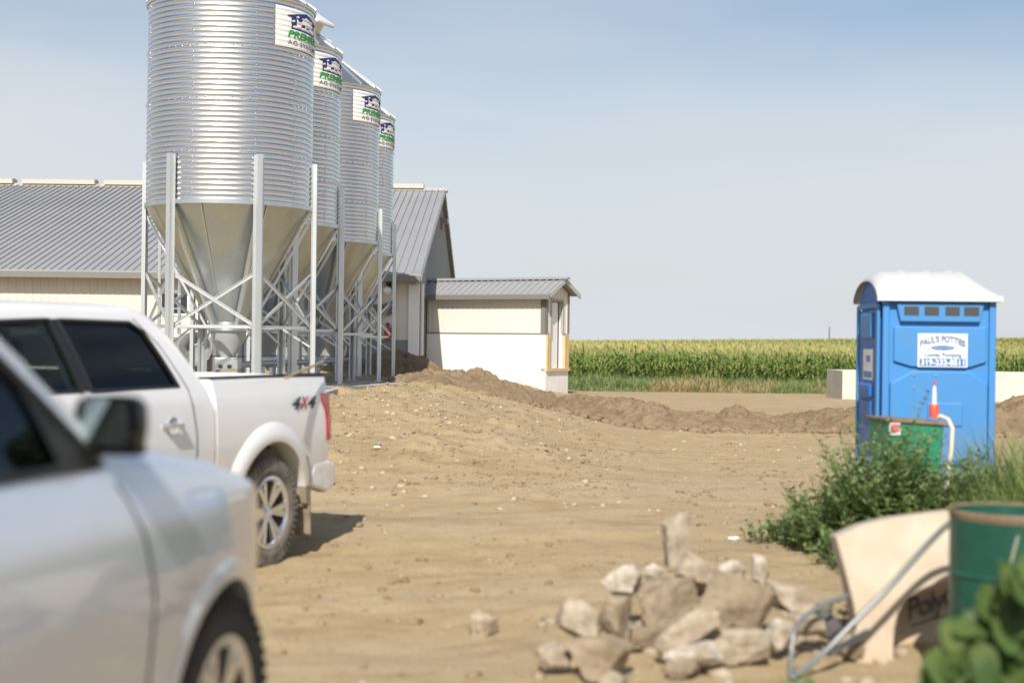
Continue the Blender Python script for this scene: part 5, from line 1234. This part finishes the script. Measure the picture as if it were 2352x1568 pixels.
RK = [
 (1526,1574,1186,1308,8.5,1,0.03,1,'tall upright concrete post standing up from the back of the rubble',.4,1.0),
 (1392,1470,1298,1368,8.2,2,0.2,2,'pale rough chunk on the upper left shoulder of the pile, left of the tall post',.8,.3),
 (1478,1522,1295,1335,8.4,2,-0.2,3,'small pale chunk at the foot of the upright post, on its left',.8,.4),
 (1452,1618,1298,1464,7.75,0,0.75,4,'large rounded tan slab leaning diagonally at the centre of the pile',.55,.7),
 (1562,1645,1280,1352,8.1,1,-0.5,5,'pale jagged chunk just right of the foot of the upright post',.7,.4),
 (1650,1708,1290,1330,8.5,2,0.25,6,'small wedge of pale concrete on the back edge, right of the post',.6,.6),
 (1726,1764,1278,1336,8.5,2,-0.1,7,'narrow pale chunk at the back right corner of the pile',.7,.4),
 (1612,1772,1328,1456,7.7,0,-0.28,8,'broad flat brown slab facing the camera on the right of the pile',.35,.8),
 (1762,1874,1342,1412,7.9,1,-0.3,9,'pale angular block right of the broad flat brown slab',.7,.6),
 (1286,1390,1376,1470,7.5,1,-0.25,10,'leftmost block of the pile with a bright white corner',.8,.5),
 (1378,1450,1368,1464,7.4,0,0.1,11,'squat tan block between the leftmost block and the leaning centre slab',.8,.5),
 (1502,1654,1384,1504,7.25,1,0.62,12,'light slab tilted up to the right over the dark gap at the front',.45,.7),
 (1320,1452,1452,1560,7.05,0,0.08,13,'big tan block tapering downward at the lower left front',.7,.7,-.22),
 (1234,1310,1484,1532,7.15,1,0.1,14,'low loose stone lying just left of the pile',.8,.4),
 (1632,1764,1444,1520,7.3,1,0.22,15,'mottled long chunk low on the front right of the pile',.6,.4),
 (1528,1652,1478,1530,7.1,2,0.2,16,'pale flat piece lying at the front foot of the pile',.7,.5),
 (1532,1600,1515,1553,7.0,0,0.0,17,'half buried round tan lump at the very front of the pile',.9,.2),
 (1762,1822,1416,1486,7.4,2,0.3,18,'whitish knobbly lump beside the tube legs of the wheelbarrow',.8,.3),
 (1826,1894,1408,1458,7.5,1,-0.1,19,'tan block seen behind the tube legs of the wheelbarrow',.8,.5),
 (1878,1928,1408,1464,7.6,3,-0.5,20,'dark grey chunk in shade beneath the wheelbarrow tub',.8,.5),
 (1448,1512,1440,1492,7.6,0,0.0,21,'shaded chunk deep in the gap under the leaning centre slab',.8,.5),
 (1640,1700,1405,1460,7.7,0,0.1,22,'brown chunk wedged in the gap under the broad flat slab',.8,.5),
 (1080,1142,1410,1466,8.3,1,0.15,24,'single pale stone alone on bare dirt left of the rubble pile',.8,.4),
 (1470,1560,1330,1400,8.1,0,0.0,25,'tan filler chunk hidden behind the leaning centre slab',.9,.4),
 (1580,1700,1350,1440,8.2,0,0.0,26,'tan filler chunk hidden behind the broad flat slab',.9,.4),
 (1905,1965,1455,1500,7.6,1,0.2,27,'pinkish tan stone under the wheelbarrow tube frame',.8,.4),
 (1938,1985,1478,1508,7.45,0,0.0,28,'small stone against the foot of the wheelbarrow tub',.8,.4),
]
for r_ in RK: rock(*r_[:5], R[r_[5]], r_[6], r_[7], r_[8], r_[9], r_[10], taper=(r_[11] if len(r_) > 11 else 0.0))
def p_rub(rs):
    y = rs.uniform(6.9, 8.8); x = rs.uniform(.1, 2.25); return (x+rs.normal(0, .15), y)
pebbles('rubble_fragments', 420, p_rub, .008, .075, M_rock[1], 'small concrete fragments around and under the rubble pile', 21)
# pale litter
q = at(1685, 1232, 11.9)
for k, (px, py, lab) in enumerate(((1685,1232,'small white scrap on the dirt right of the upright post'), (866,1080,'white scrap on the dirt right of the pickup bumper'))):
    Yd = (CAMZ)*F/(py-784-(px-1176)*SR); p = at(px, py, Yd)
    bm = bmesh.new(); bmesh.ops.create_icosphere(bm, subdivisions=2, radius=.03); rs = np.random.RandomState(k)
    for v in bm.verts: v.co = Vector((v.co.x*1.6, v.co.y, v.co.z*.6))*(1+.5*(rs.rand()-.5))
    me = bpy.data.meshes.new('scrap'); bm.to_mesh(me); bm.free(); me.materials.append(mat('scrap_white', (.8,.8,.8), rough=.6)); o = bpy.data.objects.new('paper_scrap', me); C.objects.link(o); o.location = (p.x, p.y, gzm(p.x, p.y)+.015); tag(o, lab, 'litter')

# ------------------------------------------------------------------ weeds
def leafcloud(n, base, dirs, up, ln, wd, bend, seg=2): return strips(base, dirs, up, ln, wd, bend, seg)
M_weed = [mat('weed_leaf', (0.21,0.295,0.095), rough=.6, col2=(.27,.36,.16), vscale=3, trans=.35, spec=.25),
          mat('weed_leaf_pale', (0.22,0.31,0.14), rough=.65, col2=(.15,.24,.09), vscale=3, trans=.3, spec=.2)]
M_stem = mat('weed_stem', (0.13,0.17,0.06), rough=.7)
def weed(label, x, y, h, spread, nst, m, seed, lean=.25, lsz=.06, name='weed'):
    rs = np.random.RandomState(seed); t = thing(name, label, 'weed', (x, y, gz(x, y)))
    B, D, U, Ln, Wd = [], [], [], [], []; mb = MB()
    for s in range(nst):
        a = rs.rand()*6.28; r0 = spread*.35*rs.rand()**.5; b0 = Vector((math.cos(a)*r0, math.sin(a)*r0, 0)); a2 = a+rs.normal(0, .5)
        hh = h*(.55+.45*rs.rand())*(1-.35*(r0/(spread*.35+1e-6))**2); ln = lean*(.3+rs.rand())+spread*.4*r0
        pts = []
        for k in range(6):
            u = k/5; pts.append(b0+Vector((math.cos(a2)*ln*u*u*hh*1.3, math.sin(a2)*ln*u*u*hh*1.3, hh*u)))
        mb.tube(pts, [.006*(1-.7*k/5) for k in range(6)], 4, cap=False)
        nb = int(hh/.045)
        for k in range(nb):
            u = .08+.92*(k+rs.rand())/nb; i = min(4, int(u*5)); p = pts[i].lerp(pts[i+1], u*5-i)
            # side twig with leaves
            ta = rs.rand()*6.28; tl = (.13*(1-u)+.035)*(.6+.8*rs.rand())*(h/.9)**.5; nl = 7 if u < .8 else 5
            for q in range(nl):
                v = (q+.5)/nl; lp = p+Vector((math.cos(ta)*tl*v, math.sin(ta)*tl*v, tl*.55*v-.1*tl*v*v)); B.append(lp)
                la = ta+rs.normal(0, 1.1); D.append((math.cos(la), math.sin(la))); U.append(.5+.8*rs.rand()); Ln.append(lsz*(.6+.8*rs.rand())*(1-.35*u)); Wd.append(lsz*.42*(.7+.6*rs.rand())*(1-.3*u))
    n = len(B); V, T = strips(np.array([tuple(b) for b in B]), np.array(D), np.array(U), np.array(Ln), np.array(Wd)*1.3, .3+.8*rs.rand(n), 2)
    npmesh('leaves', V, T, m, parent=t); mb.build('stems', M_stem, t)
def ground_at(px, py): 
    Yd = CAMZ*F/(py-784-(px-1176)*SR); p = at(px, py, Yd); return p.x, Yd
WD = [ # px, depth, height, spread, stems, mat, label
 (1790,12.0,.20,.8,36,1,'low pale spreading weed at the left tip of the weed patch'),
 (1860,11.8,.36,.9,46,1,'pale low weed bulging over the dirt, second from the left tip of the patch'),
 (1895,12.3,.58,.8,44,0,'mid-height bushy weed left of the blue toilet corner'),
 (1930,11.3,.55,.9,46,0,'dense dark weed bulging left of and in front of the toilet door'),
 (1968,11.4,.82,.7,34,0,'tall bushy weed directly in front of the toilet door corner'),
 (2010,11.2,1.10,.7,48,0,'bushy weed hiding the left lower part of the green tank'),
 (2040,11.3,1.34,.5,36,0,'tall feathery weed rising in front of the green tank sticker'),
 (1975,11.9,1.22,.25,10,0,'thin spire of weed against the dark toilet door'),
 (2085,11.0,.88,.8,50,0,'bushy weed in front of the middle of the green tank'),
 (2122,11.3,1.28,.25,12,0,'slender tall weed beside the hand pump'),
 (2150,11.1,.76,.8,44,0,'bushy weed in front of the pale hose'),
 (2190,11.6,1.02,.7,38,0,'weed between the pale hose and the tall grass'),
 (2230,11.0,.62,.85,40,0,'broad weed at the foot of the tall grass'),
 (2020,10.4,.42,.9,46,0,'low dark weed just behind the left half of the wheelbarrow tub'),
 (2130,10.2,.44,.9,46,0,'low dark weed just behind the right half of the wheelbarrow tub'),
 (1945,10.7,.30,.7,30,1,'low pale weed behind the left rim of the wheelbarrow tub'),
 (2270,10.3,.5,.9,40,0,'weed mixed with grass behind the green drum'),
]
for k, (px, py, h_, sp, ns, mi_, lab) in enumerate(WD):
    x, y = (px-1176)/F*py, py; weed(lab, x, y, h_, sp, ns, M_weed[mi_], 100+k)
x, y = ground_at(1925, 1420); weed('green sprig on the dirt between the rubble and the wheelbarrow tub', x, y-.1, .16, .5, 14, M_weed[1], 140, lsz=.045)
x, y = ground_at(1820, 1590); weed('small green sprig at the foot of the tube frame by the bottom edge', x+.02, y, .12, .2, 8, M_weed[1], 141, lsz=.04)
def tallgrass():
    rs = np.random.RandomState(9); n = 9000
    x = rs.uniform(3.45, 6.2, n); y = rs.uniform(9.4, 12.6, n); hh = (.45+.65*rs.rand(n))*(.55+.45*sm((x-3.4)/.9))
    a = rs.rand(n)*6.28; d = np.stack([np.cos(a), np.sin(a)], 1)
    V, T = strips(np.stack([x, y, G(x, y)], 1), d, .05+rs.rand(n)*.35, hh*1.15, np.full(n, .013), .3+rs.rand(n)*.9, 3)
    dr = rs.rand(n) < .05
    o = npmesh('tall_grass', V, T, [mat('long_grass', (.16,.24,.07), rough=.6, col2=(.27,.34,.12), vscale=3, trans=.3, spec=.3), M_dry], np.repeat(dr.astype(int), 6)); tag(o, 'long green grass right of the toilet', kind='stuff')
    n = 900; x = rs.uniform(3.3, 7.5, n); y = rs.uniform(12.8, 14.2, n); x = np.where((x < 5.3), x+1.6, x); a = rs.rand(n)*6.28; d = np.stack([np.cos(a), np.sin(a)], 1)
    V, T = strips(np.stack([x, y, G(x, y)], 1), d, .05+rs.rand(n)*.3, .3+.4*rs.rand(n), np.full(n, .014), .3+rs.rand(n)*.9, 3)
    o = npmesh('grass_tuft', V, T, MATS['long_grass']); tag(o, 'grass growing behind the toilet', kind='stuff')
tallgrass()
def patchy_sprouts():
    rs = np.random.RandomState(19); n = 1500; 
    x = rs.uniform(-3.0, -1.2, n); y = rs.uniform(25.0, 29.5, n); k = fbm(x*1.5, y*1.5, 3, 2) > .12; x, y = x[k], y[k]; n = len(x)
    a = rs.rand(n)*6.28; d = np.stack([np.cos(a), np.sin(a)], 1)
    V, T = strips(np.stack([x, y, G(x, y)], 1), d, .1+rs.rand(n)*.5, .05+.10*rs.rand(n), np.full(n, .012), .3+rs.rand(n)*.9, 1)
    o = npmesh('weed_sprouts', V, T, mat('yellow_sprout', (.26,.28,.10), rough=.7)); tag(o, 'sparse sprouts beside the bin slab', kind='stuff')
patchy_sprouts()
# broad-leaved plant, bottom right corner
def broadleaf(label, anchor, pixels, Y, seed, lsz):
    rs = np.random.RandomState(seed); t = thing('broadleaf_plant', label, 'plant', anchor)
    a0 = Vector(anchor); mb = MB(); V = []; T = []; off = 0
    NL = 18
    for (px, py, s, dy) in pixels:
        p = at(px, py, Y+dy); nrm = Vector((rs.normal(0, .6), -.7+rs.normal(0, .4), .75+rs.normal(0, .45))).normalized()
        r = nrm.cross(Vector((rs.normal(0, .6), 0.2, 1))).normalized(); u = r.cross(nrm).normalized(); u = -u if u.z > 0 else u
        L_ = lsz*s; vs = [p-a0]; 
        for i in range(NL):
            th = 2*PI*i/NL; rad = .46*(1-.12*math.cos(th)**2+.55*max(0, math.cos(th))**5)*(1+.05*math.sin(5*th+px))+(.0 if abs(th-PI) > .3 else -.12)
            q = p+u*(math.cos(th)*rad*L_*1.15)+r*(math.sin(th)*rad*L_)+nrm*(.09*abs(math.sin(th))*L_*rad-.10*L_*max(0, math.cos(th)))
            vs.append(q-a0)
        V += vs; 
        for i in range(NL): T.append((off, off+1+i, off+1+(i+1)%NL))
        off += NL+1
        root = Vector((a0.x+rs.normal(0, .06), a0.y+rs.normal(0, .05), 0.0)); m_ = (root+p)/2+Vector((0,0,.06)); b_ = p-u*L_*.5
        if rs.rand() < .55: mb.tube([root-a0, m_-a0, b_-a0], .0035, 4, cap=False)
    mi = np.repeat((np.random.RandomState(seed).rand(len(pixels)) < .4).astype(int), NL)
    npmesh('leaves', np.array([tuple(v) for v in V]), np.array(T), [mat('broad_leaf', (.07,.135,.032), rough=.6, col2=(.13,.18,.05), vscale=10, trans=.35, spec=.35), mat('broad_leaf_dark', (.035,.085,.018), rough=.45, col2=(.06,.12,.025), vscale=10, trans=.3, spec=.35)], mi, parent=t)
    mb.build('stems', M_stem, t)
rs = np.random.RandomState(4); pts = []
for k in range(150):
    px = 2140+rs.rand()*300; top = np.interp(px, [2150,2190,2230,2260,2300,2352,2440],[1550,1440,1410,1370,1320,1280,1260])
    py = top+(1640-top)*rs.rand()**1.1; pts.append((px, py, .6+.7*rs.rand(), rs.uniform(-.25, .3)))
broadleaf('broad-leaved green plant overlapping the green drum in the lower right corner', (2.0, 4.9, 0.0), pts, 4.9, 8, .108)

# ------------------------------------------------------------------ trees behind the viewer (seen in the car mirror and paint)
def tree(label, x, y, h, seed):
    rs = np.random.RandomState(seed); t = thing('tree', label, 'tree', (x, y, 0), 0, 'trees behind the viewpoint')
    mb = MB(); top = Vector((0,0,h*.8)); mb.tube([(0,0,-.2),(0.05,0,h*.3),(0,0.1,h*.6),top], [.16,.12,.08,.02], 8); tips = []
    for k in range(14):
        z = h*(.28+.5*rs.rand()); a = rs.rand()*6.28; ln = h*.33*(1.2-z/h); e = Vector((math.cos(a)*ln, math.sin(a)*ln, z+ln*.5)); mb.tube([(0,0,z),((e.x)*.5,e.y*.5,z+ln*.15),e], [.05,.035,.01], 5); tips.append(e)
    tips.append(top); mb.build('trunk', mat('bark',(.12,.09,.06),rough=.9), t)
    n = 9000; ti = np.array([tuple(p) for p in tips])[rs.randint(0, len(tips), n)]; B = ti+rs.normal(0, h*.085, (n, 3)); a = rs.rand(n)*6.28
    V, T = strips(B, np.stack([np.cos(a), np.sin(a)], 1), rs.rand(n)*2, np.full(n, .16), np.full(n, .11), rs.rand(n), 2)
    npmesh('crown', V, T, M_weed[0], parent=t)
for k, (x, y, h, lab) in enumerate(((-13,-16,6.0,'leftmost green tree behind the viewpoint, reflected in the car mirror'),(-7.5,-19,7.0,'second green tree behind the viewpoint, tallest of the group'),(-1.5,-21,5.5,'third green tree behind the viewpoint'),(5,-20,6.0,'fourth green tree behind the viewpoint'),(11,-18,5.0,'rightmost green tree behind the viewpoint'))): tree(lab, x, y, h, 300+k)

a = at(655, 868, 10.7); b = at(742, 830, 11.6); o = MB().tube([a, b], .012, 8).build('wooden_stick', mat('stick_wood', (.35,.28,.18), rough=.8), None, smooth=True); tag(o, 'thin weathered stick poking out of the pickup bed', 'stick')
